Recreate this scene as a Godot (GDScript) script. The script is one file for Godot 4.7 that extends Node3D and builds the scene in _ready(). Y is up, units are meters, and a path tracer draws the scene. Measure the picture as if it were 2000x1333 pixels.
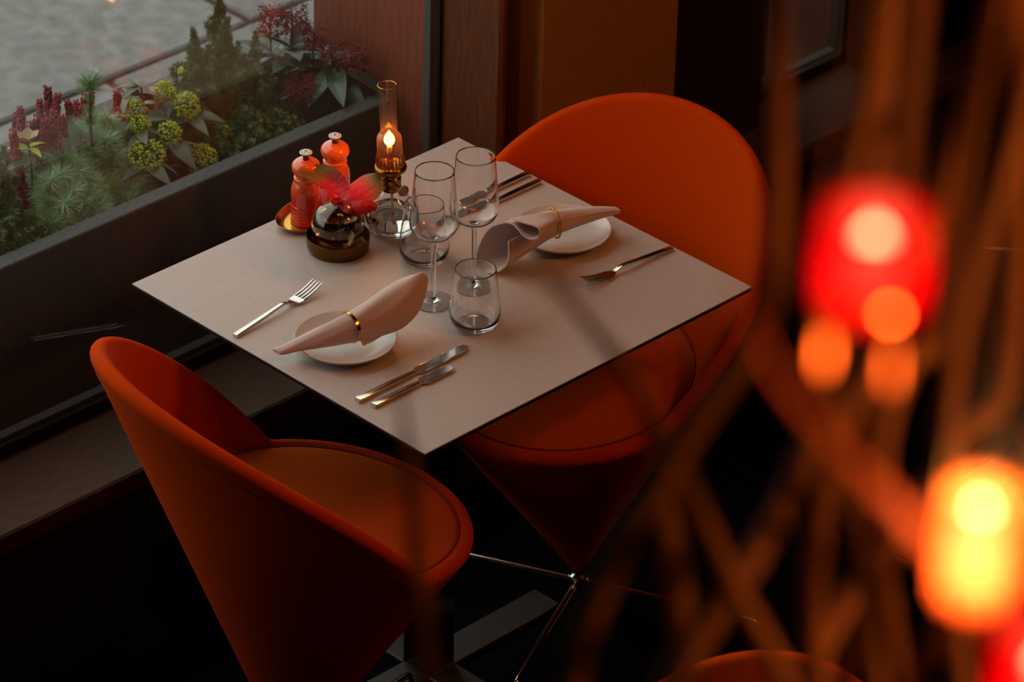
extends Node3D

# Camera: about 143 mm lens, looking down at the table from a gallery.
const CAM_POS := Vector3(4.46137, 4.14998, 3.63616)
const CAM_X := Vector3(0.70259957, 0.02197417, -0.71124608)
const CAM_Y := Vector3(-0.38386655, 0.85331879, -0.35283638)
const CAM_Z := Vector3(0.59916636, 0.52092627, 0.60797656)
const FOCAL_PX := 7930.77
const TABLE_Y := 0.75
const GLASS_X := -0.207
const SILL_Y := 0.37

var M := {}
var rng := RandomNumberGenerator.new()


func _ready() -> void:
	rng.seed = 7
	lights_and_camera()
	materials()
	room()
	outside()
	planter_and_plants()
	furniture()
	tableware()
	hanging_lantern()


func lights_and_camera() -> void:
	var cam := Camera3D.new()
	cam.name = "camera"
	var lens := 24.0 * FOCAL_PX / 1333.0
	cam.transform = Transform3D(Basis(CAM_X, CAM_Y, CAM_Z), CAM_POS)
	cam.near = 0.05
	cam.far = 120.0
	var at := CameraAttributesPhysical.new()
	at.frustum_focal_length = lens
	at.frustum_focus_distance = 6.58
	at.frustum_near = 0.05
	at.frustum_far = 120.0
	at.exposure_aperture = 6.5
	cam.attributes = at
	cam.fov = rad_to_deg(2.0 * atan(666.5 / FOCAL_PX))
	add_child(cam)
	cam.current = true
	var env := Environment.new()
	env.background_mode = Environment.BG_SKY
	var sky := Sky.new()
	var ps := ProceduralSkyMaterial.new()   # an even overcast sky
	ps.sky_top_color = Color(0.95, 0.98, 0.96)
	ps.sky_horizon_color = Color(0.95, 0.98, 0.94)
	ps.sky_curve = 0.2
	ps.ground_bottom_color = Color(0.25, 0.25, 0.25)
	ps.ground_horizon_color = Color(0.5, 0.5, 0.5)
	ps.sun_angle_max = 0.0
	sky.sky_material = ps
	env.sky = sky
	env.background_energy_multiplier = SKY_ENERGY
	env.tonemap_mode = Environment.TONE_MAPPER_LINEAR
	env.tonemap_exposure = 1.0
	env.sdfgi_enabled = true
	env.ssao_enabled = true
	env.ssil_enabled = true
	var we := WorldEnvironment.new()
	we.name = "world_environment"
	we.environment = env
	add_child(we)


const SKY_ENERGY := 2.0

# ---------------------------------------------------------------- helpers

func S() -> SurfaceTool:
	var st := SurfaceTool.new()
	st.begin(Mesh.PRIMITIVE_TRIANGLES)
	st.set_smooth_group(0)
	return st


func mesh_of(st: SurfaceTool) -> ArrayMesh:
	st.generate_normals()
	return st.commit()


func put(called: String, mesh: Mesh, mat: Material, parent: Node = null) -> MeshInstance3D:
	var o := MeshInstance3D.new()
	o.name = called
	o.mesh = mesh
	o.material_override = mat
	o.cast_shadow = GeometryInstance3D.SHADOW_CASTING_SETTING_ON
	add_to(o, called, parent)
	return o


var taken := {}


func add_to(o: Node, called: String, parent: Node) -> void:
	if parent == null:
		parent = self
	var key := str(parent.get_instance_id()) + called
	var n: int = taken.get(key, 0)
	taken[key] = n + 1
	o.name = called if n == 0 else "%s_%03d" % [called, n]
	parent.add_child(o, true)


func make(called: String, st: SurfaceTool, mat: Material, parent: Node = null) -> MeshInstance3D:
	return put(called, mesh_of(st), mat, parent)


func thing(called: String, label: String, category: String, at := Vector3.ZERO, turn := 0.0, group := "") -> Node3D:
	var o := Node3D.new()
	add_to(o, called, null)
	o.position = at
	o.rotation.y = turn
	return tag(o, label, category, group)


func tag(o: Node3D, label: String, category: String, group := "") -> Node3D:
	o.set_meta("label", label)
	o.set_meta("category", category)
	if group != "":
		o.set_meta("group", group)
	return o


func structure(called: String, st: SurfaceTool, mat: Material, label := "", category := "") -> MeshInstance3D:
	var o := make(called, st, mat)
	o.set_meta("kind", "structure")
	if label != "":
		o.set_meta("label", label)
		o.set_meta("category", category)
	return o


func copy(o: Node3D, label: String) -> Node3D:
	var c: Node3D = o.duplicate()
	var base := String(o.name)
	add_to(c, base, null)
	c.set_meta("label", label)
	return c


func tri(st: SurfaceTool, a: Vector3, b: Vector3, c: Vector3) -> void:   # counterclockwise from outside
	st.add_vertex(a)
	st.add_vertex(c)
	st.add_vertex(b)


func quad(st: SurfaceTool, a: Vector3, b: Vector3, c: Vector3, d: Vector3) -> void:
	tri(st, a, b, c)
	tri(st, a, c, d)


func cbox(st: SurfaceTool, c: Vector3, size: Vector3, bev := 0.002, tf := Transform3D.IDENTITY) -> void:
	st.set_smooth_group(-1)
	var h := size / 2.0
	bev = minf(bev, minf(h.x, minf(h.y, h.z)) * 0.9)
	var P := func(sx: float, sy: float, sz: float, k: int) -> Vector3:
		var v := Vector3(sx * h.x, sy * h.y, sz * h.z)
		for ax in 3:
			if ax != k:
				v[ax] -= signf(v[ax]) * bev
		return tf * (c + v)
	for k in 3:
		var u := (k + 1) % 3
		var w := (k + 2) % 3
		for s in [-1.0, 1.0]:
			var q := []
			for e in [[-1.0, -1.0], [1.0, -1.0], [1.0, 1.0], [-1.0, 1.0]]:
				var g := Vector3.ZERO
				g[k] = s
				g[u] = e[0]
				g[w] = e[1]
				q.append(P.call(g.x, g.y, g.z, k))
			if s < 0:
				q.reverse()
			quad(st, q[0], q[1], q[2], q[3])
	# edges and corners
	for k in 3:
		var u := (k + 1) % 3
		var w := (k + 2) % 3
		for su in [-1.0, 1.0]:
			for sw in [-1.0, 1.0]:
				var g0 := Vector3.ZERO
				var g1 := Vector3.ZERO
				g0[k] = -1.0
				g1[k] = 1.0
				g0[u] = su
				g1[u] = su
				g0[w] = sw
				g1[w] = sw
				var a: Vector3 = P.call(g0.x, g0.y, g0.z, u)
				var b: Vector3 = P.call(g1.x, g1.y, g1.z, u)
				var c2: Vector3 = P.call(g1.x, g1.y, g1.z, w)
				var d: Vector3 = P.call(g0.x, g0.y, g0.z, w)
				if su * sw > 0:
					quad(st, d, c2, b, a)
				else:
					quad(st, a, b, c2, d)
	for sx in [-1.0, 1.0]:
		for sy in [-1.0, 1.0]:
			for sz in [-1.0, 1.0]:
				var a: Vector3 = P.call(sx, sy, sz, 0)
				var b: Vector3 = P.call(sx, sy, sz, 1)
				var d: Vector3 = P.call(sx, sy, sz, 2)
				if sx * sy * sz > 0:
					tri(st, a, b, d)
				else:
					tri(st, a, d, b)
	st.set_smooth_group(0)


func box(a: Vector3, b: Vector3, bev := 0.002) -> SurfaceTool:
	var st := S()
	cbox(st, (a + b) / 2.0, (b - a).abs(), bev)
	return st


# profile runs: each run is smooth; walk them counterclockwise in the (radius, height) plane
func lathe(st: SurfaceTool, runs: Array, segs := 48, tf := Transform3D.IDENTITY) -> void:
	var sg := 1
	for run in runs:
		st.set_smooth_group(sg)
		sg += 1
		for i in run.size() - 1:
			var p: Vector2 = run[i]
			var q: Vector2 = run[i + 1]
			for k in segs:
				var a0 := TAU * k / segs
				var a1 := TAU * ((k + 1) % segs) / segs
				var A := tf * Vector3(p.x * cos(a1), p.y, p.x * sin(a1))
				var B := tf * Vector3(p.x * cos(a0), p.y, p.x * sin(a0))
				var C := tf * Vector3(q.x * cos(a0), q.y, q.x * sin(a0))
				var D := tf * Vector3(q.x * cos(a1), q.y, q.x * sin(a1))
				if p.x > 1e-6:
					if q.x > 1e-6:
						quad(st, A, B, C, D)
					else:
						tri(st, A, B, C)
				elif q.x > 1e-6:
					tri(st, A, C, D)
	st.set_smooth_group(0)


func lathed(runs: Array, segs := 48) -> SurfaceTool:
	var st := S()
	lathe(st, runs, segs)
	return st


# smooth a 2D profile by Catmull-Rom
func soft2(pts: Array, n := 5) -> Array:
	var out := []
	for i in pts.size() - 1:
		var a: Vector2 = pts[maxi(i - 1, 0)]
		var b: Vector2 = pts[i]
		var c: Vector2 = pts[i + 1]
		var d: Vector2 = pts[mini(i + 2, pts.size() - 1)]
		for k in n:
			var v := b.cubic_interpolate(c, a, d, float(k) / n)
			v.x = maxf(v.x, 0.0)
			out.append(v)
	out.append(pts[-1])
	return out


func soft3(pts: Array, n := 5) -> Array:
	var out := []
	for i in pts.size() - 1:
		var a: Vector3 = pts[maxi(i - 1, 0)]
		var b: Vector3 = pts[i]
		var c: Vector3 = pts[i + 1]
		var d: Vector3 = pts[mini(i + 2, pts.size() - 1)]
		for k in n:
			out.append(b.cubic_interpolate(c, a, d, float(k) / n))
	out.append(pts[-1])
	return out


func tube(st: SurfaceTool, pts: Array, radius: Variant, segs := 8, sg := 1) -> void:
	st.set_smooth_group(sg)
	var n := pts.size()
	var side := Vector3.ZERO
	var rings := []
	for i in n:
		var t: Vector3 = (pts[mini(i + 1, n - 1)] - pts[maxi(i - 1, 0)]).normalized()
		if i == 0:
			side = t.cross(Vector3(0.31, 0.9, 0.17)).normalized()
		side = (side - t * side.dot(t)).normalized()
		var up := t.cross(side)
		var r: float = radius[i] if radius is Array else radius
		var ring := []
		for k in segs:
			var a := TAU * k / segs
			ring.append(pts[i] + (side * cos(a) + up * sin(a)) * r)
		rings.append(ring)
	for i in n - 1:
		for k in segs:
			var k1 := (k + 1) % segs
			quad(st, rings[i][k], rings[i][k1], rings[i + 1][k1], rings[i + 1][k])
	st.set_smooth_group(sg + 1)
	for k in range(1, segs - 1):
		tri(st, rings[0][0], rings[0][k + 1], rings[0][k])
		tri(st, rings[n - 1][0], rings[n - 1][k], rings[n - 1][k + 1])
	st.set_smooth_group(0)


# a sheet with real thickness through a grid of points (rows of equal length)
func sheet(st: SurfaceTool, g: Array, thick: float) -> void:
	var R: int = g.size()
	var C: int = g[0].size()
	var top := []
	var bot := []
	for i in R:
		var tr := []
		var br := []
		for j in C:
			var du: Vector3 = g[mini(i + 1, R - 1)][j] - g[maxi(i - 1, 0)][j]
			var dv: Vector3 = g[i][mini(j + 1, C - 1)] - g[i][maxi(j - 1, 0)]
			if du.length() < 1e-7:
				du = g[mini(i + 2, R - 1)][j] - g[maxi(i - 2, 0)][(j + 1) % C]
			if dv.length() < 1e-7:
				var i2 := mini(i + 1, R - 1) if i < R / 2 else maxi(i - 1, 0)
				dv = g[i2][mini(j + 1, C - 1)] - g[i2][maxi(j - 1, 0)]
			var nn := du.cross(dv).normalized() * thick / 2.0
			tr.append(g[i][j] + nn)
			br.append(g[i][j] - nn)
		top.append(tr)
		bot.append(br)
	st.set_smooth_group(1)
	for i in R - 1:
		for j in C - 1:
			quad(st, top[i][j], top[i + 1][j], top[i + 1][j + 1], top[i][j + 1])
	st.set_smooth_group(2)
	for i in R - 1:
		for j in C - 1:
			quad(st, bot[i][j], bot[i][j + 1], bot[i + 1][j + 1], bot[i + 1][j])
	st.set_smooth_group(3)
	for i in R - 1:
		quad(st, bot[i][0], bot[i + 1][0], top[i + 1][0], top[i][0])
		quad(st, top[i][C - 1], top[i + 1][C - 1], bot[i + 1][C - 1], bot[i][C - 1])
	for j in C - 1:
		quad(st, top[0][j], top[0][j + 1], bot[0][j + 1], bot[0][j])
		quad(st, bot[R - 1][j], bot[R - 1][j + 1], top[R - 1][j + 1], top[R - 1][j])
	st.set_smooth_group(0)


# closed loft through rings of equal length (counterclockwise seen from the far end), capped
func loft(st: SurfaceTool, rings: Array, sg := 1, caps := true) -> void:
	var n: int = rings[0].size()
	st.set_smooth_group(sg)
	for i in rings.size() - 1:
		for k in n:
			var k1 := (k + 1) % n
			quad(st, rings[i][k], rings[i][k1], rings[i + 1][k1], rings[i + 1][k])
	if caps:
		st.set_smooth_group(-1)
		for k in range(1, n - 1):
			tri(st, rings[0][0], rings[0][k + 1], rings[0][k])
			tri(st, rings[-1][0], rings[-1][k], rings[-1][k + 1])
	st.set_smooth_group(0)


# an upright prism over a 2D outline (x, z), counterclockwise seen from above
func prism(st: SurfaceTool, outline: Array, y0: float, y1: float, tf := Transform3D.IDENTITY) -> void:
	st.set_smooth_group(-1)
	var poly := PackedVector2Array(outline)
	var area := 0.0
	for i in poly.size():
		area += poly[i].cross(poly[(i + 1) % poly.size()])
	if area < 0.0:
		poly.reverse()
	var ids := Geometry2D.triangulate_polygon(poly)
	for i in range(0, ids.size(), 3):
		var a := poly[ids[i]]
		var b := poly[ids[i + 1]]
		var c := poly[ids[i + 2]]
		if (b - a).cross(c - a) > 0:
			var t := b
			b = c
			c = t
		tri(st, tf * Vector3(a.x, y1, a.y), tf * Vector3(b.x, y1, b.y), tf * Vector3(c.x, y1, c.y))
		tri(st, tf * Vector3(a.x, y0, a.y), tf * Vector3(c.x, y0, c.y), tf * Vector3(b.x, y0, b.y))
	for i in poly.size():
		var a := poly[i]
		var b := poly[(i + 1) % poly.size()]
		# find the outward side: polygon runs with positive area in (x, z), so outward is to the right
		quad(st, tf * Vector3(b.x, y0, b.y), tf * Vector3(a.x, y0, a.y), tf * Vector3(a.x, y1, a.y), tf * Vector3(b.x, y1, b.y))
	st.set_smooth_group(0)


func blob(st: SurfaceTool, c: Vector3, r: float, squash := 1.0) -> void:   # small eight-sided bead
	st.set_smooth_group(1)
	var v := [Vector3(r, 0, 0), Vector3(0, 0, r), Vector3(-r, 0, 0), Vector3(0, 0, -r)]
	var up := c + Vector3(0, r * squash, 0)
	var dn := c - Vector3(0, r * squash, 0)
	for k in 4:
		tri(st, c + v[(k + 1) % 4], c + v[k], up)
		tri(st, c + v[k], c + v[(k + 1) % 4], dn)
	st.set_smooth_group(0)


func needle(st: SurfaceTool, a: Vector3, b: Vector3, w: float) -> void:   # three-sided spike
	var t := (b - a).normalized()
	var s := t.cross(Vector3(0.3, 0.2, 0.93)).normalized() * w
	var u := t.cross(s)
	st.set_smooth_group(-1)
	var p := [a + s, a - s * 0.5 + u * 0.87, a - s * 0.5 - u * 0.87]
	for k in 3:
		tri(st, p[k], p[(k + 1) % 3], b)
	st.set_smooth_group(0)


func noise_tex(freq: float, c0: Color, c1: Color, octaves := 4, seed_ := 1, size := 512, normal := false, kind := FastNoiseLite.TYPE_SIMPLEX_SMOOTH) -> NoiseTexture2D:
	var n := FastNoiseLite.new()
	n.noise_type = kind
	n.frequency = freq
	n.fractal_octaves = octaves
	n.seed = seed_
	var t := NoiseTexture2D.new()
	t.noise = n
	t.width = size
	t.height = size
	t.seamless = true
	if normal:
		t.as_normal_map = true
		t.bump_strength = 6.0
	else:
		var gr := Gradient.new()
		gr.set_color(0, c0)
		gr.set_color(1, c1)
		t.color_ramp = gr
	return t


func mat(c: Color, rough := 0.6, metal := 0.0) -> StandardMaterial3D:
	var m := StandardMaterial3D.new()
	m.albedo_color = c
	m.roughness = rough
	m.metallic = metal
	return m


func grain(m: StandardMaterial3D, tex: Texture2D, scale: Vector3) -> StandardMaterial3D:
	m.albedo_texture = tex
	m.uv1_triplanar = true
	m.uv1_world_triplanar = true
	m.uv1_scale = scale
	m.uv1_triplanar_sharpness = 8.0
	return m


func bump(m: StandardMaterial3D, tex: Texture2D, depth_cm: float) -> StandardMaterial3D:
	m.heightmap_enabled = true
	m.heightmap_texture = tex
	m.heightmap_scale = depth_cm
	return m


func materials() -> void:
	var streaks := noise_tex(0.02, Color(0.91, 0.90, 0.89), Color(1, 1, 1), 5, 3)
	var blot := noise_tex(0.012, Color(0.72, 0.72, 0.72), Color(1, 1, 1), 5, 9)
	var fine := noise_tex(0.11, Color(0, 0, 0), Color(1, 1, 1), 3, 5)
	M.table = grain(mat(Color(0.765, 0.725, 0.695), 0.42), streaks, Vector3(2.5, 2.5, 40.0))
	M.table.metallic_specular = 0.4
	M.edge = mat(Color(0.045, 0.04, 0.04), 0.5)
	var weave := Image.create(64, 64, false, Image.FORMAT_L8)
	for y in 64:
		for x in 64:
			var d := fposmod(float(x + y) / 16.0, 1.0)
			var e := fposmod(float(x - y) / 8.0, 1.0)
			weave.set_pixel(x, y, Color.from_hsv(0, 0, clampf(0.25 + 0.55 * absf(sin(PI * d)) + 0.2 * absf(sin(PI * e)), 0, 1)))
	var weave_tex := ImageTexture.create_from_image(weave)
	M.felt = mat(Color(0.82, 0.27, 0.02), 1.0)
	M.felt.metallic_specular = 0.15
	grain(M.felt, noise_tex(0.05, Color(0.86, 0.84, 0.84), Color(1, 1, 1), 4, 11), Vector3(9, 9, 9))
	bump(M.felt, weave_tex, 0.02)
	M.felt.uv1_scale = Vector3(60, 60, 60)
	M.seat_felt = mat(Color(1.0, 0.44, 0.13), 1.0)
	M.seat_felt.metallic_specular = 0.15
	M.seat_felt.albedo_texture = weave_tint(weave)
	M.seat_felt.uv1_triplanar = true
	M.seat_felt.uv1_scale = Vector3(50, 50, 50)
	bump(M.seat_felt, weave_tex, 0.08)
	M.piping = mat(Color(0.55, 0.13, 0.03), 0.9)
	M.steel = mat(Color(0.80, 0.78, 0.75), 0.12, 1.0)
	M.brushed = mat(Color(0.40, 0.39, 0.38), 0.5, 1.0)
	M.column = mat(Color(0.30, 0.29, 0.29), 0.22, 1.0)
	M.brass = mat(Color(0.62, 0.42, 0.16), 0.24, 1.0)
	M.bright_brass = mat(Color(0.85, 0.62, 0.26), 0.18, 1.0)
	M.brass_bowl = mat(Color(0.42, 0.29, 0.12), 0.35, 1.0)
	M.porcelain = mat(Color(0.80, 0.78, 0.76), 0.22)
	M.linen = mat(Color(0.86, 0.77, 0.74), 0.9)
	grain(M.linen, noise_tex(0.09, Color(0.9, 0.89, 0.88), Color(1, 1, 1), 3, 21), Vector3(12, 12, 12))
	bump(M.linen, fine, 0.02)
	M.glass = mat(Color(1, 1, 1, 0.0), 0.0)
	M.glass.refraction_enabled = true
	M.glass.refraction_scale = 0.05
	M.smoke_glass = mat(Color(0.93, 0.84, 0.72, 0.0), 0.01)
	M.smoke_glass.refraction_enabled = true
	M.smoke_glass.refraction_scale = 0.05
	M.oil = mat(Color(0.98, 0.96, 0.9, 0.0), 0.0)
	M.oil.refraction_enabled = true
	M.oil.refraction_scale = 0.04
	M.water = mat(Color(0.97, 0.95, 0.9, 0.0), 0.0)
	M.water.refraction_enabled = true
	M.water.refraction_scale = 0.033
	M.pane = mat(Color(0.9, 0.95, 0.95, 0.03), 0.0)
	M.pane.transparency = BaseMaterial3D.TRANSPARENCY_ALPHA
	M.chimney = mat(Color(1.0, 0.75, 0.5, 0.018), 0.02)
	M.chimney.transparency = BaseMaterial3D.TRANSPARENCY_ALPHA
	M.mill = mat(Color(1, 1, 1), 0.16)
	M.mill.vertex_color_use_as_albedo = true
	M.mill.clearcoat_enabled = true
	M.mill.clearcoat = 0.6
	M.mill.clearcoat_roughness = 0.05
	M.ivory = mat(Color(0.86, 0.84, 0.80), 0.3)
	M.ink = mat(Color(0.06, 0.05, 0.05), 0.6)
	M.rust = mat(Color(0.35, 0.08, 0.04), 0.45)
	M.petal = mat(Color(0.72, 0.05, 0.07), 0.28)
	M.petal.vertex_color_use_as_albedo = true
	M.petal.albedo_color = Color(1, 1, 1)
	M.petal.clearcoat_enabled = true
	M.petal.clearcoat = 0.2
	M.petal.metallic_specular = 0.3
	M.petal.backlight_enabled = true
	M.petal.backlight = Color(0.12, 0.02, 0.02)
	bump(M.petal, noise_tex(0.02, Color(0, 0, 0), Color(1, 1, 1), 2, 31), 0.08)
	M.petal.uv1_triplanar = true
	M.petal.uv1_scale = Vector3(9, 9, 9)
	M.stem = mat(Color(0.20, 0.24, 0.09), 0.6)
	# room
	M.sill = grain(mat(Color(0.34, 0.225, 0.125), 0.7), noise_tex(0.02, Color(0.72, 0.66, 0.6), Color(1, 1, 1), 5, 41), Vector3(14.0, 14.0, 1.5))
	M.timber = grain(mat(Color(0.46, 0.25, 0.12), 0.5), noise_tex(0.02, Color(0.72, 0.66, 0.62), Color(1, 1, 1), 5, 43), Vector3(12.0, 0.9, 12.0))
	M.dark_timber = grain(mat(Color(0.17, 0.085, 0.05), 0.6), noise_tex(0.02, Color(0.72, 0.66, 0.62), Color(1, 1, 1), 5, 43), Vector3(12.0, 0.9, 12.0))
	M.panel = grain(mat(Color(0.68, 0.49, 0.30), 0.6), noise_tex(0.03, Color(0.86, 0.84, 0.82), Color(1, 1, 1), 5, 44), Vector3(9.0, 1.2, 9.0))
	M.out_timber = grain(mat(Color(0.52, 0.24, 0.13), 0.6), noise_tex(0.02, Color(0.66, 0.58, 0.52), Color(1, 1, 1), 5, 45), Vector3(11.0, 0.7, 11.0))
	M.wall = grain(mat(Color(0.10, 0.06, 0.05), 0.8), blot, Vector3(0.7, 0.7, 0.7))
	M.floor = grain(mat(Color(0.018, 0.018, 0.03), 0.6), blot, Vector3(0.9, 0.9, 0.9))
	M.floor.metallic_specular = 0.2
	M.grout = mat(Color(0.02, 0.02, 0.02), 0.95)
	M.spacer = mat(Color(0.36, 0.38, 0.38), 0.4, 0.6)
	M.gasket = mat(Color(0.012, 0.012, 0.012), 0.6)
	# outside
	M.slab = grain(mat(Color(0.465, 0.475, 0.46), 0.75), noise_tex(0.03, Color(0.70, 0.70, 0.69), Color(1, 1, 1), 5, 51), Vector3(1.1, 1.1, 1.1))
	M.slab2 = grain(mat(Color(0.43, 0.44, 0.425), 0.75), noise_tex(0.03, Color(0.70, 0.70, 0.69), Color(1, 1, 1), 5, 52), Vector3(1.3, 1.3, 1.3))
	M.joint = mat(Color(0.20, 0.20, 0.19), 0.95)
	M.cobble = grain(mat(Color(0.51, 0.52, 0.505), 0.8), noise_tex(0.05, Color(0.6, 0.6, 0.6), Color(1, 1, 1), 4, 53), Vector3(2, 2, 2))
	M.concrete = grain(mat(Color(0.15, 0.155, 0.16), 0.7), noise_tex(0.06, Color(0.55, 0.55, 0.55), Color(1, 1, 1), 5, 61), Vector3(1.5, 1.5, 1.5))
	M.rim = grain(mat(Color(0.29, 0.31, 0.305), 0.7), noise_tex(0.09, Color(0.5, 0.5, 0.5), Color(1, 1, 1), 5, 66), Vector3(3, 3, 3))
	M.soil = grain(mat(Color(0.10, 0.075, 0.055), 0.95), noise_tex(0.08, Color(0.5, 0.5, 0.5), Color(1, 1, 1), 4, 62), Vector3(5, 5, 5))
	M.heather = mat(Color(0.47, 0.13, 0.19), 0.85)
	M.heather2 = mat(Color(0.54, 0.20, 0.25), 0.85)
	M.needle = mat(Color(0.46, 0.60, 0.40), 0.7)
	M.needle2 = mat(Color(0.60, 0.74, 0.60), 0.7)
	M.conifer = mat(Color(0.29, 0.40, 0.21), 0.8)
	M.conifer2 = mat(Color(0.31, 0.40, 0.19), 0.8)
	M.bud = mat(Color(0.62, 0.68, 0.18), 0.75)
	M.red_bud = mat(Color(0.42, 0.11, 0.12), 0.7)
	M.leaf = mat(Color(0.20, 0.29, 0.20), 0.4)
	M.grey_leaf = mat(Color(0.25, 0.33, 0.28), 0.5)
	M.olive_leaf = mat(Color(0.20, 0.25, 0.11), 0.45)
	M.dark_leaf = mat(Color(0.10, 0.22, 0.15), 0.35)
	for k in ["leaf", "grey_leaf", "olive_leaf", "dark_leaf"]:
		M[k].backlight_enabled = true
		M[k].backlight = Color(0.12, 0.16, 0.05)
	M.pink = mat(Color(0.62, 0.55, 0.42), 0.6)
	M.bark = mat(Color(0.16, 0.10, 0.06), 0.9)
	# lamps
	M.flame = mat(Color(1, 0.8, 0.5), 0.5)
	M.flame.emission_enabled = true
	M.flame.emission = Color(1.0, 0.62, 0.26)
	M.flame.emission_energy_multiplier = 14.0
	M.cane = grain(mat(Color(0.86, 0.62, 0.38), 0.6), noise_tex(0.05, Color(0.75, 0.7, 0.66), Color(1, 1, 1), 4, 71), Vector3(6, 6, 6))
	M.red_cup = mat(Color(0.80, 0.02, 0.03, 0.72), 0.15)
	M.red_cup.transparency = BaseMaterial3D.TRANSPARENCY_ALPHA
	M.red_cup.backlight_enabled = true
	M.red_cup.backlight = Color(1.0, 0.05, 0.20)
	M.amber_cup = mat(Color(1.0, 0.55, 0.16, 0.6), 0.15)
	M.amber_cup.transparency = BaseMaterial3D.TRANSPARENCY_ALPHA
	M.amber_cup.backlight_enabled = true
	M.amber_cup.backlight = Color(1.0, 0.52, 0.24)
	M.wax = mat(Color(0.95, 0.85, 0.7), 0.5)
	M.wax.subsurf_scatter_enabled = true
	M.wax.subsurf_scatter_strength = 0.3
	M.globe = mat(Color(1, 0.85, 0.65), 0.5)
	M.globe.emission_enabled = true
	M.globe.emission = Color(1.0, 0.55, 0.22)
	M.globe.emission_energy_multiplier = 3.0


func weave_tint(weave: Image) -> ImageTexture:
	var im := Image.create(64, 64, false, Image.FORMAT_RGB8)
	for y in 64:
		for x in 64:
			var v := 0.22 + 0.78 * weave.get_pixel(x, y).r
			im.set_pixel(x, y, Color(v, v * 0.97, v * 0.93))
	return ImageTexture.create_from_image(im)


# ---------------------------------------------------------------- room and street

func room() -> void:
	var SX := -0.015     # front of the sill
	# floor of dark tiles
	var fl := structure("floor", box(Vector3(-0.02, -0.15, -6.5), Vector3(7.2, -0.004, 6.5), 0.0), M.grout, "near-black tiled restaurant floor under table and chairs", "floor")
	var tile := mesh_of(box(Vector3(-0.2985, -0.01, -0.2985), Vector3(0.2985, 0.0, 0.2985), 0.0012))
	for i in 9:
		for j in 16:
			var t := put("tile", tile, M.floor, fl)
			t.position = Vector3(0.3 + i * 0.6, 0, 2.7 - j * 0.6)
	structure("ceiling", box(Vector3(-0.5, 5.4, -6.7), Vector3(7.4, 5.6, 6.7), 0.0), M.wall, "dark ceiling above the double height room", "ceiling")
	structure("wall_back", box(Vector3(-0.5, -0.15, -6.7), Vector3(7.4, 5.4, -6.5), 0.0), M.wall, "dark end wall behind the second window", "wall")
	structure("wall_front", box(Vector3(-0.5, -0.15, 6.5), Vector3(7.4, 5.4, 6.7), 0.0), M.wall, "dark wall opposite the end wall", "wall")
	structure("wall_right", box(Vector3(7.2, -0.15, -6.5), Vector3(7.4, 5.4, 6.5), 0.0), M.wall, "dark wall facing the windows", "wall")
	# window wall: apron below the sill, piers, wall above
	structure("wall_left", box(Vector3(-0.40, 3.2, -6.5), Vector3(-0.10, 5.4, 6.5), 0.0), M.dark_timber, "dark wall above the street windows beside the table", "wall")
	structure("trim_9", box(Vector3(-0.30, -0.15, -6.5), Vector3(-0.03, 0.32, 6.5), 0.0), M.dark_timber, "dark low apron under the window sill", "apron")
	structure("unseen_trim_10", box(Vector3(-0.40, 0.32, 1.7), Vector3(-0.10, 3.2, 6.5), 0.0), M.dark_timber, "unseen dark pier at the near end of the large window, limiting daylight on the table", "pier")  # out of view, ends the window so the front table corner gets less daylight
	structure("trim_11", box(Vector3(-0.41, 0.32, -1.52), Vector3(-0.21, 3.2, -1.16), 0.0), M.dark_timber, "dark core of the pier between the two windows", "pier")
	structure("trim_12", box(Vector3(-0.40, 0.32, -6.5), Vector3(-0.10, 3.2, -2.10), 0.0), M.dark_timber, "dark pier beyond the second window", "pier")
	# wooden sill running along the windows
	structure("trim_1", box(Vector3(GLASS_X - 0.03, 0.33, -5.9), Vector3(SX, SILL_Y, 5.9), 0.004), M.sill, "low brown wooden window sill behind the front chair", "sill")
	# timber jamb at the end of the first pane, panelled pier, shadow gap between, its shade coloured near-black
	structure("trim_2", box(Vector3(GLASS_X - 0.02, SILL_Y, -0.915), Vector3(-0.05, 3.25, -0.894), 0.006), M.timber, "brown timber jamb beside the dark glass edge strip", "jamb")
	structure("trim_3", box(Vector3(GLASS_X - 0.05, SILL_Y, -1.325), Vector3(-0.02, 3.25, -0.968), 0.003), M.panel, "tan wooden pier panel behind the round orange chair back", "panel")
	structure("trim_4", box(Vector3(GLASS_X - 0.05, SILL_Y, -0.968), Vector3(-0.17, 3.25, -0.915), 0.0), M.gasket)
	structure("trim_5", box(Vector3(GLASS_X - 0.06, SILL_Y, -1.70), Vector3(-0.13, 3.25, -1.325), 0.003), M.dark_timber, "dark timber stile at the left of the second window", "stile")
	window("window_1", -0.892, 1.7, SILL_Y, 3.22)
	window("window_2", -2.03, -1.68, SILL_Y + 0.0, 0.68)
	structure("unseen_trim_8", box(Vector3(GLASS_X - 0.05, 0.68, -2.04), Vector3(-0.15, 3.25, -1.67), 0.003), M.dark_timber, "unseen dark timber panel over the narrow second window, keeping daylight off the sill", "panel")  # out of view, keeps sky light off the sill below
	structure("trim_6", box(Vector3(GLASS_X - 0.05, SILL_Y, -2.5), Vector3(-0.10, 3.25, -2.035), 0.003), M.timber, "brown timber panel right of the second window", "panel")


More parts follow.
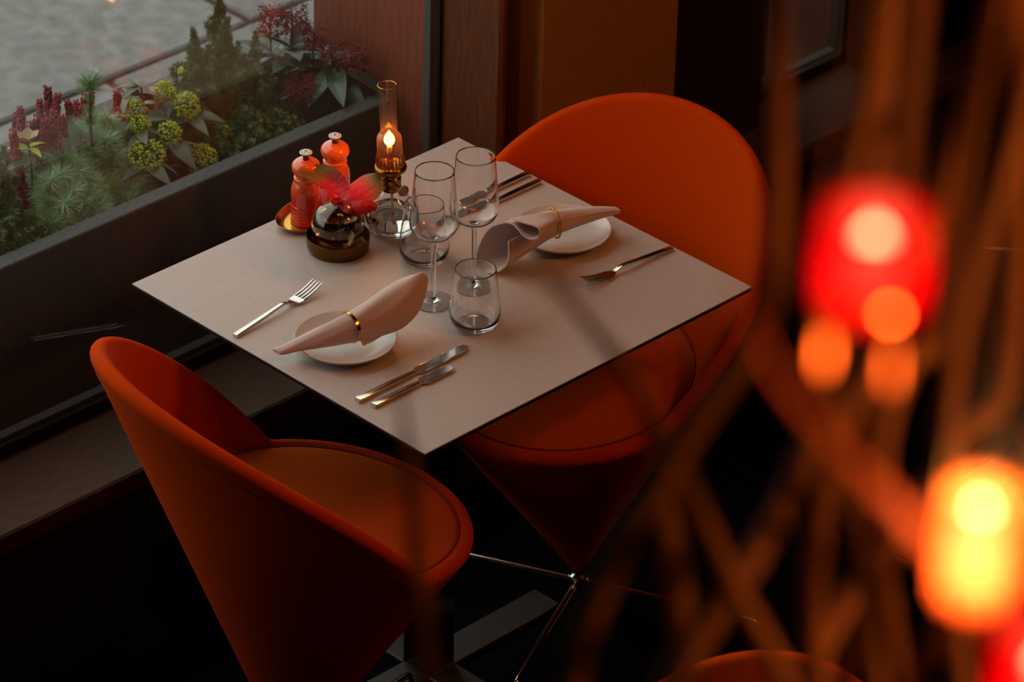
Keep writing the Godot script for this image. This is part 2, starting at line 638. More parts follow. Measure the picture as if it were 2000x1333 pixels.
func window(called: String, z0: float, z1: float, y0: float, y1: float) -> void:
	var root := Node3D.new()
	root.name = called
	root.set_meta("kind", "structure")
	root.set_meta("label", "large street window beside the laid table" if called == "window_1" else "narrow second window beyond the tan pier")
	root.set_meta("category", "window")
	add_child(root)
	make("pane", box(Vector3(GLASS_X - 0.006, y0 + 0.004, z0), Vector3(GLASS_X, y1, z1), 0.0), M.pane, root)
	# grey perforated spacer strip round the pane, black gasket beside it
	var sp := S()
	var gk := S()
	cbox(sp, Vector3(GLASS_X - 0.016, y0 + 0.026, (z0 + z1) / 2), Vector3(0.019, 0.008, z1 - z0 - 0.02), 0.0005)
	cbox(gk, Vector3(GLASS_X + 0.005, y0 + 0.0125, (z0 + z1) / 2), Vector3(0.009, 0.024, z1 - z0), 0.0005)
	for s in 2:
		var z := z0 + 0.009 if s == 0 else z1 - 0.009
		cbox(sp, Vector3(GLASS_X - 0.016, (y0 + y1) / 2, z), Vector3(0.017, y1 - y0 - 0.06, 0.008), 0.0005)
		cbox(gk, Vector3(GLASS_X + 0.005, (y0 + y1) / 2, z0 + 0.0025 if s == 0 else z1 - 0.0025), Vector3(0.009, y1 - y0, 0.005), 0.0005)
	make("glass_edge_strip", sp, M.spacer, root)
	make("gasket", gk, M.gasket, root)


func outside() -> void:
	var g := Node3D.new()
	g.name = "ground"
	g.set_meta("kind", "structure")
	g.set_meta("label", "grey stone pavement outside the window")
	g.set_meta("category", "pavement")
	add_child(g)
	make("joint_bed", box(Vector3(-14, -0.3, -14), Vector3(-0.31, -0.02, 10), 0.0), M.joint, g)
	# first row of slabs beside the building, a dark joint, then a wide row, then rough setts
	var a := mesh_of(box(Vector3(-0.485, -0.05, -0.240), Vector3(0.485, 0.0, 0.240), 0.006))
	var b := mesh_of(box(Vector3(-0.31, -0.05, -0.44), Vector3(0.31, 0.0, 0.44), 0.006))
	for i in 24:
		var s := put("paving_slab", a, M.slab if i % 3 else M.slab2, g)
		s.position = Vector3(-1.20, 0.0, 4.4 - i * 0.498)
		s.rotation.z = rng.randf_range(-0.003, 0.003)
		if i % 2 == 0 and i < 22:
			var t := put("paving_slab", b, M.slab2 if i % 4 else M.slab, g)
			t.position = Vector3(-2.010, 0.0, 4.1 - i * 0.45)
			t.rotation.x = rng.randf_range(-0.004, 0.004)
	for i in 14:
		for j in 21:
			var key := "sett%d" % ((i * 3 + j) % 4)
			if not M.has(key):
				var st := S()
				var hx := rng.randf_range(0.052, 0.058)
				lathe(st, [soft2([Vector2(0.072, -0.04), Vector2(0.074, -0.012), Vector2(0.052, 0.006), Vector2(0.0, 0.012)], 2)], 4, Transform3D(Basis(Vector3.UP, PI / 4).scaled(Vector3(hx / 0.052, 1, 1)), Vector3.ZERO))
				M[key] = mesh_of(st)
			var c := put("sett", M[key], M.cobble, g)
			c.position = Vector3(-2.44 - i * 0.118, rng.randf_range(-0.008, 0.008), 1.2 - j * 0.125 - (i % 2) * 0.06)
			c.rotation.y = rng.randf_range(-0.06, 0.06)
	make("roadway", box(Vector3(-13.9, -0.3, -13.9), Vector3(-4.1, -0.002, 9.9), 0.0), M.cobble, g)
	# timber cladding of the pier outside, end on to the pane
	var cl := Node3D.new()
	cl.name = "trim_7"
	cl.set_meta("kind", "structure")
	cl.set_meta("label", "reddish brown timber cladding outside the window beyond the planter")
	cl.set_meta("category", "cladding")
	add_child(cl)
	make("cladding_board", box(Vector3(-0.545, -0.01, -1.30), Vector3(GLASS_X - 0.012, 3.3, -0.894), 0.004), M.out_timber, cl)
	make("cladding_board", box(Vector3(-0.545, -0.01, -2.60), Vector3(GLASS_X - 0.012, 3.3, -2.10), 0.004), M.out_timber, cl)


# ---------------------------------------------------------------- planter and plants

func planter_and_plants() -> void:
	var pl := thing("planter", "long dark grey planter box outside the window full of shrubs", "planter", Vector3(-0.46, 0, 0))
	var st := S()
	# four walls with a proud lip
	var L0 := -0.86
	var L1 := 1.65
	var zc := (L0 + L1) / 2
	cbox(st, Vector3(0.145, 0.33, zc), Vector3(0.03, 0.66, L1 - L0), 0.004)
	cbox(st, Vector3(-0.165, 0.33, zc), Vector3(0.03, 0.66, L1 - L0), 0.004)
	cbox(st, Vector3(-0.01, 0.33, L0 + 0.015), Vector3(0.28, 0.66, 0.03), 0.004)
	cbox(st, Vector3(-0.01, 0.33, L1 - 0.015), Vector3(0.28, 0.66, 0.03), 0.004)
	cbox(st, Vector3(-0.01, 0.03, zc), Vector3(0.28, 0.06, L1 - L0), 0.0)
	make("box", st, M.concrete, pl)
	var lip := S()
	for x in [0.145, -0.165]:
		cbox(lip, Vector3(x, 0.663, zc), Vector3(0.034, 0.006, L1 - L0 + 0.004), 0.002)
	make("rim", lip, M.rim, pl)
	var so := S()
	var rows := []
	for i in 5:
		var r := []
		for j in 60:
			r.append(Vector3(0.13 - i * 0.07, 0.598 + rng.randf_range(-0.012, 0.012), L0 + 0.03 + j * (L1 - L0 - 0.06) / 59.0))
		rows.append(r)
	so.set_smooth_group(1)
	for i in 4:
		for j in 59:
			quad(so, rows[i][j], rows[i][j + 1], rows[i + 1][j + 1], rows[i + 1][j])
	for i in 400:
		blob(so, Vector3(rng.randf_range(-0.14, 0.125), 0.604, rng.randf_range(L0 + 0.04, 1.0)), rng.randf_range(0.004, 0.011), 0.7)
	var soil := make("soil", so, M.soil, pl)
	soil.set_meta("kind", "stuff")
	var p2 := thing("planter", "plain dark box outside the narrow second window, placed to darken the view through it", "planter", Vector3(-0.46, 0, -1.63))  # dark box placed to darken the view through the second window
	var s2 := S()
	cbox(s2, Vector3(0, 0.33, 0), Vector3(0.32, 0.66, 0.56), 0.004)
	make("box", s2, M.concrete, p2)
	heathers()
	pine()
	bud_shrub()
	conifers()
	red_shrubs()
	hellebore()


func heather_spike(h: float, v: int) -> ArrayMesh:
	var st := S()
	tube(st, [Vector3.ZERO, Vector3(0.002, h * 0.5, 0.001), Vector3(0, h, 0)], 0.0012, 4)
	for k in int(h * 1900):
		var y := rng.randf_range(0.12, 1.0) * h
		var r := 0.0125 * (1.0 - 0.6 * y / h)
		var a := rng.randf() * TAU
		blob(st, Vector3(cos(a) * r, y, sin(a) * r), rng.randf_range(0.0024, 0.0040), 1.3)
	return mesh_of(st)


func heathers() -> void:
	var kinds := []
	for v in 4:
		kinds.append(heather_spike(0.13 + 0.012 * v, v))
	for s in 2:
		var tips: Array = HEATHER_LEFT if s == 0 else HEATHER_RIGHT
		var base := Vector3(-0.52, 0.6, -0.24) if s == 0 else Vector3(-0.56, 0.6, -0.40)
		var p := thing("heather", "dark red heather with upright flower spikes at the left end of the planter" if s == 0 else "crimson heather partly hidden behind the tufted pine seedling", "heather", base, 0.0)
		var stems := S()
		for i in tips.size():
			var tip: Vector3 = tips[i]
			for e in (7 if s == 0 else 4):
				var t2: Vector3 = tip + Vector3(rng.randf_range(-0.022, 0.012), -0.022 * e - rng.randf_range(0, 0.02), rng.randf_range(-0.024, 0.024)) * (0.0 if e == 0 else 1.0)
				var lean := Vector3(rng.randf_range(-0.12, 0.12), 1, rng.randf_range(-0.12, 0.12)).normalized()
				var m: ArrayMesh = kinds[(i + e) % 4]
				var hgt := 0.13 + 0.012 * ((i + e) % 4)
				var k := 0.85 if e else 1.0
				var o := put("flower_spike", m, M.heather if (i + e) % 3 else M.heather2, p)
				o.basis = Basis(Quaternion(Vector3.UP, lean)).scaled(Vector3.ONE * k)
				o.position = t2 - lean * hgt * k - base
				tube(stems, [o.position, Vector3((o.position.x) * 0.4, -0.01, o.position.z * 0.4)], 0.0015, 4)
		make("stem", stems, M.bark, p)


func tuft(n: int, r: float, axis_len: float) -> ArrayMesh:
	var st := S()
	tube(st, [Vector3.ZERO, Vector3(0, axis_len, 0)], 0.0014, 4)
	for k in n:
		var y := axis_len * (0.25 + 0.75 * rng.randf())
		var a := rng.randf() * TAU
		var el := rng.randf_range(-0.2, 1.1)
		var d := Vector3(cos(a) * cos(el), sin(el), sin(a) * cos(el))
		var b0 := Vector3(0, y, 0)
		needle(st, b0, b0 + d * r * rng.randf_range(0.7, 1.0), 0.00068)
	return mesh_of(st)


func pine() -> void:
	var base := Vector3(-0.44, 0.6, -0.27)
	var p := thing("pine_seedling", "bushy blue green pine seedling with one tall tufted leader", "pine", base)
	var kinds := []
	for v in 3:
		kinds.append(tuft(330, 0.040, 0.040))
	var top := tuft(260, 0.042, 0.026)
	var stem := S()
	var tip := Vector3(-0.45, 0.835, -0.288) - base
	tube(stem, soft3([Vector3(0, -0.02, 0), Vector3(0.0, 0.08, -0.01), tip * 0.7, tip], 4), 0.0028, 6)
	make("stem", stem, M.bark, p)
	var lead := put("needle_tuft", top, M.needle, p)
	lead.position = tip - Vector3(0, 0.016, 0)
	for e in 3:
		var low := put("needle_tuft", top, M.needle, p)
		low.position = tip * (0.88 - 0.1 * e)
		low.scale = Vector3.ONE * (0.34 + 0.12 * e)
	for i in PINE_TUFTS.size():
		var c: Vector3 = PINE_TUFTS[i] - base - Vector3(0, 0.03, 0)
		for e in 4:
			var j := c + (Vector3.ZERO if e == 0 else Vector3(rng.randf_range(-0.04, 0.012), rng.randf_range(-0.03, 0.015), rng.randf_range(-0.032, 0.032)))
			var dir := (j - Vector3(0, -0.02, 0)).normalized() + Vector3(0.25, 0.5, 0.1)
			dir = (dir + Vector3(rng.randf_range(-0.4, 0.4), rng.randf_range(-0.3, 0.4), rng.randf_range(-0.4, 0.4))).normalized()
			var o := put("needle_tuft", kinds[(i + e) % 3], M.needle2 if (i + e) % 3 else M.needle, p)
			o.basis = Basis(Quaternion(Vector3.UP, dir)) * Basis(Vector3.UP, rng.randf() * TAU)
			o.position = j - dir * 0.02
			if e == 0:
				var br := S()
				tube(br, [o.position, o.position * 0.5 + Vector3(0, -0.01, 0), Vector3(0, maxf(0.01, o.position.y * 0.3), 0)], 0.0014, 4)
				make("branch", br, M.bark, p)


func leaf_mesh(length: float, width: float, droop: float, fold := 0.25) -> ArrayMesh:
	var st := S()
	var g := []
	for i in 9:
		var u := i / 8.0
		var w := width * 0.5 * pow(sin(PI * pow(u, 0.8)), 0.8) if i > 0 and i < 8 else 0.0004
		var row := []
		for j in 5:
			var v := (j - 2) / 2.0
			row.append(Vector3(v * w, -droop * u * u * length + absf(v) * w * fold, -u * length))
		g.append(row)
	sheet(st, g, 0.0009)
	return mesh_of(st)


func bud_cluster(rx: float, ry: float) -> ArrayMesh:
	var st := S()
	var n := int(2300.0 * (rx + ry) * (rx + ry) / 0.0036 * 0.12) + 50
	for k in n:
		var a := rng.randf() * TAU
		var y := rng.randf_range(-0.5, 1.0)
		var q := sqrt(1.0 - minf(1.0, y * y))
		var s := rng.randf_range(0.80, 1.05)
		blob(st, Vector3(cos(a) * q * rx * s, y * ry * s, sin(a) * q * rx * s), rng.randf_range(0.0019, 0.0031), 1.15)
	for k in 14:
		var a := rng.randf() * TAU
		needle(st, Vector3(0, -ry, 0), Vector3(cos(a) * rx * 0.7, ry * 0.4, sin(a) * rx * 0.7), 0.0008)
	return mesh_of(st)


func place_leaf(parent: Node3D, mesh: Mesh, m: Material, at: Vector3, dir: Vector3, roll := 0.0, k := 1.0) -> void:
	var o := put("leaf", mesh, m, parent)
	var up := Vector3.UP if absf(dir.normalized().y) < 0.95 else Vector3.RIGHT
	o.basis = Basis.looking_at(dir, up) * Basis(Vector3(0, 0, 1), roll) * Basis.from_scale(Vector3.ONE * k)
	o.position = at


func bud_shrub() -> void:
	var base := Vector3(-0.43, 0.6, -0.44)
	var p := thing("bud_shrub", "low shrub with round yellow green bud clusters and grey green leaves", "shrub", base)
	var grey := leaf_mesh(0.066, 0.024, 0.35)
	for b in BUDS:
		var c: Vector3 = b[0] - base
		var o := put("bud_cluster", bud_cluster(b[1], b[2]), M.bud, p)
		o.position = c
		o.rotation = Vector3(rng.randf_range(-0.1, 0.3), 0, rng.randf_range(-0.4, 0.1))
		var st := S()
		tube(st, soft3([c + Vector3(0, -b[2] * 0.7, 0), c * 0.7 + Vector3(0, -0.02, 0), Vector3(c.x * 0.4, -0.01, c.z * 0.4)], 3), 0.002, 5)
		make("stem", st, M.stem, p)
		var n := 7 if b[1] > 0.012 else 2
		for k in n:
			var a := TAU * k / n + rng.randf()
			place_leaf(p, grey, M.grey_leaf if k % 3 else M.olive_leaf, c + Vector3(0, -b[2] * 0.6 - 0.006 * (k % 3), 0), Vector3(cos(a), rng.randf_range(-0.1, 0.45), sin(a)), rng.randf_range(-0.5, 0.5), rng.randf_range(0.7, 1.15) * (1.0 if b[1] > 0.012 else 0.4))
	for q in [Vector3(-0.50, 0.75, -0.415), Vector3(-0.51, 0.755, -0.45), Vector3(-0.50, 0.745, -0.44)]:
		for k in 3:
			var a := rng.randf() * TAU
			place_leaf(p, grey, M.olive_leaf, q - base, Vector3(cos(a), 0.15, sin(a)), rng.randf_range(-0.6, 0.6), 0.75)
		var st2 := S()
		tube(st2, [q - base, Vector3((q - base).x * 0.4, -0.01, (q - base).z * 0.4)], 0.0018, 5)
		make("stem", st2, M.stem, p)


func conifer_spray(h: float) -> ArrayMesh:
	var st := S()
	tube(st, [Vector3.ZERO, Vector3(0, h, 0)], 0.0016, 4)
	for k in 150:
		var y := h * rng.randf()
		var a := rng.randf() * TAU
		var r := 0.013 * (1.0 - 0.75 * y / h) * sqrt(rng.randf())
		var c := Vector3(cos(a) * r, y, sin(a) * r)
		var d := Vector3(cos(a), 0.9, sin(a)).normalized()
		needle(st, c, c + d * rng.randf_range(0.006, 0.012), 0.0016)
	return mesh_of(st)


func conifer(called: String, label: String, base: Vector3, tips: Array, per: int, spread: Array, m: Material, m2: Material) -> void:
	var p := thing(called, label, "conifer", base)
	var kinds := []
	for v in 3:
		kinds.append(conifer_spray(0.05))
	var trunk := S()
	for n in tips.size():
		var t: Vector3 = tips[n] - base
		var seed_r: float = spread[n % spread.size()]
		tube(trunk, [Vector3(t.x * 0.3, -0.02, t.z * 0.3), t * 0.6, t - Vector3(0, 0.02, 0)], [0.006, 0.004, 0.002], 6)
		for k in per:
			var u := 1.0 - pow(rng.randf(), 0.75) * 0.98
			if k == 0:
				u = 1.0
			var a := rng.randf() * TAU
			var rad := seed_r * (1.0 - u) * rng.randf_range(0.2, 1.0)
			var c: Vector3 = t * u + Vector3(cos(a) * rad, 0, sin(a) * rad)
			c.x = clampf(c.x, -0.18 + (-0.46 - base.x) - 0.04, 0.105 + (-0.46 - base.x))
			var dir := Vector3(cos(a) * rng.randf_range(0.5, 1.3) * (1.15 - u), 1.0, sin(a) * rng.randf_range(0.5, 1.3) * (1.15 - u)).normalized()
			var o := put("spray", kinds[k % 3], m if k % 4 else m2, p)
			var ks := lerpf(1.35, 0.62, u)
			o.basis = Basis(Quaternion(Vector3.UP, dir)) * Basis(Vector3.UP, rng.randf() * TAU) * Basis.from_scale(Vector3.ONE * ks)
			o.position = c - dir * 0.05 * ks * (1.0 if k == 0 else 0.7)
	make("trunk", trunk, M.bark, p)


func conifers() -> void:
	conifer("dwarf_conifer", "upright dark green dwarf conifer, the tallest plant in the planter", Vector3(-0.49, 0.6, -0.60), [CONIFER_A[0], CONIFER_A[0] + Vector3(0.02, -0.035, 0.012), CONIFER_A[1], CONIFER_A[2], Vector3(-0.46, 0.77, -0.61)], 59, [0.15, 0.17, 0.08, 0.15, 0.20], M.conifer, M.conifer2)
	conifer("dwarf_conifer", "low shadowed conifer below the red flowered shrub near the planter's inner edge", Vector3(-0.40, 0.6, -0.60), [Vector3(-0.40, 0.70, -0.60), Vector3(-0.38, 0.67, -0.68), Vector3(-0.42, 0.72, -0.66)], 50, [0.13], M.conifer, M.conifer2)
	conifer("dwarf_conifer", "dark green conifer at the far left corner of the planter", Vector3(-0.40, 0.6, -0.03), [CONIFER_B[0], CONIFER_B[1], CONIFER_B[2] + Vector3(0, 0.03, 0), Vector3(-0.42, 0.76, 0.0), Vector3(-0.36, 0.71, -0.03)], 50, [0.13], M.conifer, M.conifer2)


func panicle(rx: float, ry: float) -> ArrayMesh:
	var st := S()
	tube(st, [Vector3(0, -ry * 1.6, 0), Vector3(0, ry * 0.7, 0)], 0.0018, 5)
	for k in 34:
		var a := TAU * k / 34.0 * 5.0 + rng.randf_range(-0.3, 0.3)
		var y0 := rng.randf_range(-1.0, 0.5) * ry
		var end := Vector3(cos(a) * rx * rng.randf_range(0.5, 1.0), y0 + ry * rng.randf_range(0.3, 0.6), sin(a) * rx * rng.randf_range(0.5, 1.0))
		tube(st, [Vector3(0, y0, 0), end], 0.0008, 3)
		for e in 9:
			blob(st, end + Vector3(rng.randf_range(-1, 1), rng.randf_range(-1, 1), rng.randf_range(-1, 1)) * 0.007, rng.randf_range(0.0017, 0.0026))
	return mesh_of(st)


func red_shrubs() -> void:
	var groups := [[[0, 1, 2], Vector3(-0.49, 0.6, -0.77), "tall shrub with three airy dark red flower heads behind the dwarf conifer", 0], [[3, 4, 5], Vector3(-0.41, 0.6, -0.80), "shrub with long glossy dark leaves under red flower heads at the planter's end", 1]]
	var upright := leaf_mesh(0.085, 0.034, 0.15)
	var long := leaf_mesh(0.115, 0.04, 0.45)
	for gdef in groups:
		var base: Vector3 = gdef[1]
		var p := thing("red_shrub", gdef[2], "shrub", base)
		for i in gdef[0]:
			var b: Array = PANICLES[i]
			var c: Vector3 = b[0] - base
			var o := put("flower_head", panicle(b[1], b[2]), M.red_bud, p)
			o.position = c
			var st := S()
			tube(st, soft3([c + Vector3(0, -b[2] * 1.5, 0), c * 0.6 + Vector3(0, -0.03, 0), Vector3(c.x * 0.3, -0.01, c.z * 0.3)], 3), 0.0022, 5)
			make("stem", st, M.stem, p)
			if gdef[3] == 0:
				for k in 6:
					var a := TAU * k / 6.0 + rng.randf() * 0.6
					place_leaf(p, upright, M.grey_leaf, c + Vector3(0, -b[2] * 1.7 - 0.01 * (k % 2), 0), Vector3(cos(a), rng.randf_range(0.1, 0.8), sin(a)), rng.randf_range(-0.5, 0.5), rng.randf_range(0.7, 1.05))
		if gdef[3] == 1:
			var hub: Vector3 = RED_LEAF_HUBS[1] - base + Vector3(0, 0.015, 0)
			for k in 11:
				var a := TAU * k / 11.0 + 0.2
				place_leaf(p, long, M.dark_leaf, hub + Vector3(0, 0.008 * (k % 3), 0), Vector3(cos(a), [0.05, 0.3, -0.15][k % 3], sin(a) * 0.8 + 0.1), rng.randf_range(-0.5, 0.5), rng.randf_range(0.75, 1.0))


func hellebore() -> void:
	var base := Vector3(-0.45, 0.6, -0.14)
	var p := thing("hellebore", "pale pink and green flower in front of the red heather", "flower", base)
	var petal := leaf_mesh(0.026, 0.024, -0.3)
	var c := Vector3(-0.46, 0.772, -0.155) - base
	for k in 5:
		var a := TAU * k / 5.0
		var o := put("petal", petal, M.pink, p)
		o.basis = Basis.looking_at(Vector3(cos(a), 0.5, sin(a)), Vector3.UP)
		o.position = c
	var st := S()
	tube(st, soft3([c, c * 0.6 + Vector3(0.01, 0, 0), Vector3(0, -0.01, 0)], 4), 0.002, 5)
	make("stem", st, M.stem, p)
	var lf := leaf_mesh(0.06, 0.026, 0.3)
	for k in 8:
		var a := TAU * k / 8.0
		place_leaf(p, lf, M.leaf if k % 3 else M.bud, c + Vector3(0, -0.012 - 0.012 * (k % 3), 0), Vector3(cos(a), 0.2, sin(a)), 0.2, 0.6 + 0.1 * (k % 3))


# ---------------------------------------------------------------- furniture

func chair(label: String, at: Vector3, turn: float, feet_turn: float) -> Node3D:
	var K := 0.536
	var HS := 0.515
	var HT := 0.822
	var YA := 0.045
	var TM := 1.745
	var RHO := 0.014
	var root := thing("cone_chair", label, "chair", at, turn, "orange cone chairs")
	var tf := Transform3D(Basis(Vector3.RIGHT, -0.143), Vector3.ZERO)
	tf.origin = Vector3(0, YA, 0) - tf.basis * Vector3(0, YA, 0)
	if M.has("chair_shell"):
		put("shell", M.chair_shell, M.felt, root)
		put("seat_cushion", M.chair_seat, M.seat_felt, root)
		put("piping", M.chair_pipe, M.piping, root)
		put("seam", M.chair_seam, M.piping, root)
		put("hub", M.chair_hub, M.steel, root)
	else:
		var nrm := Vector2(1, -K).normalized()
		var dir := Vector2(K, 1).normalized()
		var N := 112
		var cols := []
		var seam := []
		for i in N:
			var th := -PI + TAU * i / N
			var u := clampf(absf(th) / TM, 0.0, 1.0)
			var yr := HS + (HT - HS) * pow(0.5 + 0.5 * cos(PI * u), 0.53)
			var P := Vector2(K * (yr - YA), yr)
			var C := P - (nrm + dir) * RHO
			var prof := [Vector2(0.0, 0.064), Vector2(0.010, 0.066)]
			var y_end := (C + nrm * RHO).y
			for k in 15:
				var y := lerpf(0.068, y_end, k / 14.0)
				prof.append(Vector2(K * (y - YA), y))
			for k in range(1, 9):
				var t := PI * k / 8.0
				prof.append(C + (nrm * cos(t) + dir * sin(t)) * RHO)
			var q: Vector2 = prof[-1]
			var y_in := HS - 0.034
			for k in range(1, 11):
				var y := lerpf(q.y, y_in, k / 10.0)
				prof.append(Vector2(q.x + (y - q.y) * K, y))
			var col := []
			for p in prof:
				col.append(tf * Vector3(sin(th) * p.x, p.y, cos(th) * p.x))
			cols.append(col)
			var sp := P - dir * 0.034 + nrm * 0.0003
			if absf(th) < TM + 0.05:
				seam.append(tf * Vector3(sin(th) * sp.x, sp.y, cos(th) * sp.x))
		var st := S()
		st.set_smooth_group(1)
		for i in N:
			var a: Array = cols[i]
			var b: Array = cols[(i + 1) % N]
			for k in a.size() - 1:
				if k == 0:
					tri(st, a[0], b[1], a[1])
				else:
					quad(st, a[k], b[k], b[k + 1], a[k + 1])
		M.chair_shell = mesh_of(st)
		put("shell", M.chair_shell, M.felt, root)
		var R := K * (HS - YA) - 0.0325
		var cu := S()
		var prof2 := [Vector2(0, HS - 0.04), Vector2(R - 0.02, HS - 0.04), Vector2(R - 0.002, HS - 0.012), Vector2(R, HS), Vector2(R - 0.004, HS + 0.005), Vector2(R - 0.03, HS + 0.009), Vector2(R * 0.5, HS + 0.016), Vector2(0, HS + 0.018)]
		lathe(cu, [prof2.slice(0, 2), soft2(prof2.slice(1), 4)], 72, tf)
		M.chair_seat = mesh_of(cu)
		put("seat_cushion", M.chair_seat, M.seat_felt, root)
		var ring := []
		for i in 73:
			var a := TAU * i / 72.0
			ring.append(tf * Vector3(sin(a) * (R + 0.001), HS + 0.004, cos(a) * (R + 0.001)))
		var pp := S()
		tube(pp, ring, 0.0026, 6)
		M.chair_pipe = mesh_of(pp)
		put("piping", M.chair_pipe, M.piping, root)
		var sm := S()
		tube(sm, seam, 0.0009, 5)
		M.chair_seam = mesh_of(sm)
		put("seam", M.chair_seam, M.piping, root)
		M.chair_hub = mesh_of(lathed([[Vector2(0, 0.022), Vector2(0.019, 0.022), Vector2(0.019, 0.052)], [Vector2(0.019, 0.052), Vector2(0.0135, 0.056)], [Vector2(0.0135, 0.056), Vector2(0.0135, 0.068), Vector2(0, 0.068)]], 28))
		put("hub", M.chair_hub, M.steel, root)
		var lg := S()
		tube(lg, soft3([Vector3(0.012, 0.037, 0), Vector3(0.2, 0.037, 0), Vector3(0.30, 0.036, 0), Vector3(0.328, 0.03, 0), Vector3(0.332, 0.012, 0)], 4), 0.0062, 10)
		M.chair_leg = mesh_of(lg)
		M.chair_foot = mesh_of(lathed([[Vector2(0, 0), Vector2(0.012, 0)], [Vector2(0.012, 0), Vector2(0.012, 0.008), Vector2(0.009, 0.012), Vector2(0, 0.012)]], 16))
	for k in 4:
		var leg := put("leg", M.chair_leg, M.steel, root)
		leg.rotation.y = feet_turn + k * PI / 2
		var foot := put("glide", M.chair_foot, M.gasket, leg)
		foot.position = Vector3(0.332, 0, 0)
	return root


func furniture() -> void:
	var t := thing("dining_table", "small square pale oak laminate table laid for two by the window", "table", Vector3(0.3485, 0, -0.372))
	make("tabletop", box(Vector3(-0.3485, TABLE_Y - 0.0018, -0.372), Vector3(0.3485, TABLE_Y, 0.372), 0.0006), M.table, t)
	make("core_edge", box(Vector3(-0.3480, TABLE_Y - 0.0085, -0.3715), Vector3(0.3480, TABLE_Y - 0.0018, 0.3715), 0.001), M.edge, t)
	var sub := S()
	cbox(sub, Vector3(0.014, TABLE_Y - 0.0115, 0.034), Vector3(0.30, 0.006, 0.30), 0.001)
	make("mounting_plate", sub, M.edge, t)
	make("column", box(Vector3(0.0140 - 0.0315, 0.012, 0.034 - 0.0315), Vector3(0.014 + 0.0315, TABLE_Y - 0.0145, 0.034 + 0.0315), 0.002), M.column, t)
	for k in 4:
		var st := S()
		cbox(st, Vector3(0.1615, 0.006, 0), Vector3(0.26, 0.012, 0.063), 0.0015)
		var arm := make("base_arm", st, M.brushed, t)
		arm.position = Vector3(0.014, 0, 0.034)
		arm.rotation.y = k * PI / 2
	make("base_centre", box(Vector3(0.014 - 0.0315, 0, 0.034 - 0.0315), Vector3(0.014 + 0.0315, 0.012, 0.034 + 0.0315), 0.0005), M.brushed, t)
	chair("orange felt cone chair seen from behind at the near left side of the table", Vector3(0.438, 0, 0.057), -0.197, 0.35)
	chair("orange felt cone chair with its rounded back facing the camera beyond the table", Vector3(0.390, 0, -0.679), 3.336, 0.4436 - 3.336)
	chair("orange cone chair of which only the rim shows at the bottom edge of the picture", Vector3(1.592, 0, 0.376), 2.911, 0.2)
	chair("orange cone chair mostly out of view, only a thin leg showing at far right", Vector3(0.36, 0, -2.315), -2.5, 2.24 + 2.5)


# ---------------------------------------------------------------- tableware

func rect_ring(z: float, y: float, w: float, h: float, c := 0.35) -> Array:
	# chamfered rectangle, counterclockwise seen from -z
	var a := w / 2
	var b := h / 2
	var q := minf(a, b) * c
	return [Vector3(-a + q, y - b, -z), Vector3(-a, y - b + q, -z), Vector3(-a, y + b - q, -z), Vector3(-a + q, y + b, -z), Vector3(a - q, y + b, -z), Vector3(a, y + b - q, -z), Vector3(a, y - b + q, -z), Vector3(a - q, y - b, -z)].map(func(v): return v)


func bar(st: SurfaceTool, path: Array) -> void:
	var rings := []
	for p in path:
		var r := rect_ring(p[0], p[1], p[2], p[3])
		rings.append(r)
	# rings run towards -z
	var n := 8
	for i in rings.size() - 1:
		for k in n:
			st.set_smooth_group(k + 1)
			var k1 := (k + 1) % n
			quad(st, rings[i][k], rings[i][k1], rings[i + 1][k1], rings[i + 1][k])
	st.set_smooth_group(-1)
	for k in range(1, n - 1):
		tri(st, rings[0][0], rings[0][k + 1], rings[0][k])
		tri(st, rings[-1][0], rings[-1][k], rings[-1][k + 1])
	st.set_smooth_group(0)


func fork(label: String, at: Vector3, turn: float) -> Node3D:
	var o := thing("fork", label, "fork", at, turn, "steel forks")
	var h := S()
	bar(h, [[0.0, 0.0032, 0.0095, 0.005], [0.004, 0.0036, 0.0098, 0.0054], [0.06, 0.0072, 0.0086, 0.0052], [0.108, 0.0112, 0.0064, 0.005], [0.117, 0.0112, 0.0058, 0.0046], [0.125, 0.0085, 0.0058, 0.003], [0.131, 0.0065, 0.0075, 0.0026]])
	make("handle", h, M.steel, o)
	var e := S()
	bar(e, [[0.129, 0.0068, 0.0066, 0.0024], [0.135, 0.0050, 0.0135, 0.0021], [0.141, 0.0045, 0.0215, 0.002], [0.148, 0.0045, 0.0238, 0.002], [0.155, 0.0052, 0.0240, 0.0019]])
	for k in 4:
		var x := (k - 1.5) * 0.0065
		var rings := []
		for p in [[0.1535, 0.0051, 0.0044, 0.0019], [0.168, 0.0072, 0.0040, 0.0018], [0.184, 0.0112, 0.0035, 0.0017], [0.196, 0.0155, 0.0030, 0.0015], [0.2005, 0.0172, 0.0014, 0.0010]]:
			var r := rect_ring(p[0], p[1], p[2], p[3])
			for i in r.size():
				r[i].x += x
			rings.append(r)
		loft(e, rings, 20 + k)
	make("tined_head", e, M.steel, o)
	return o


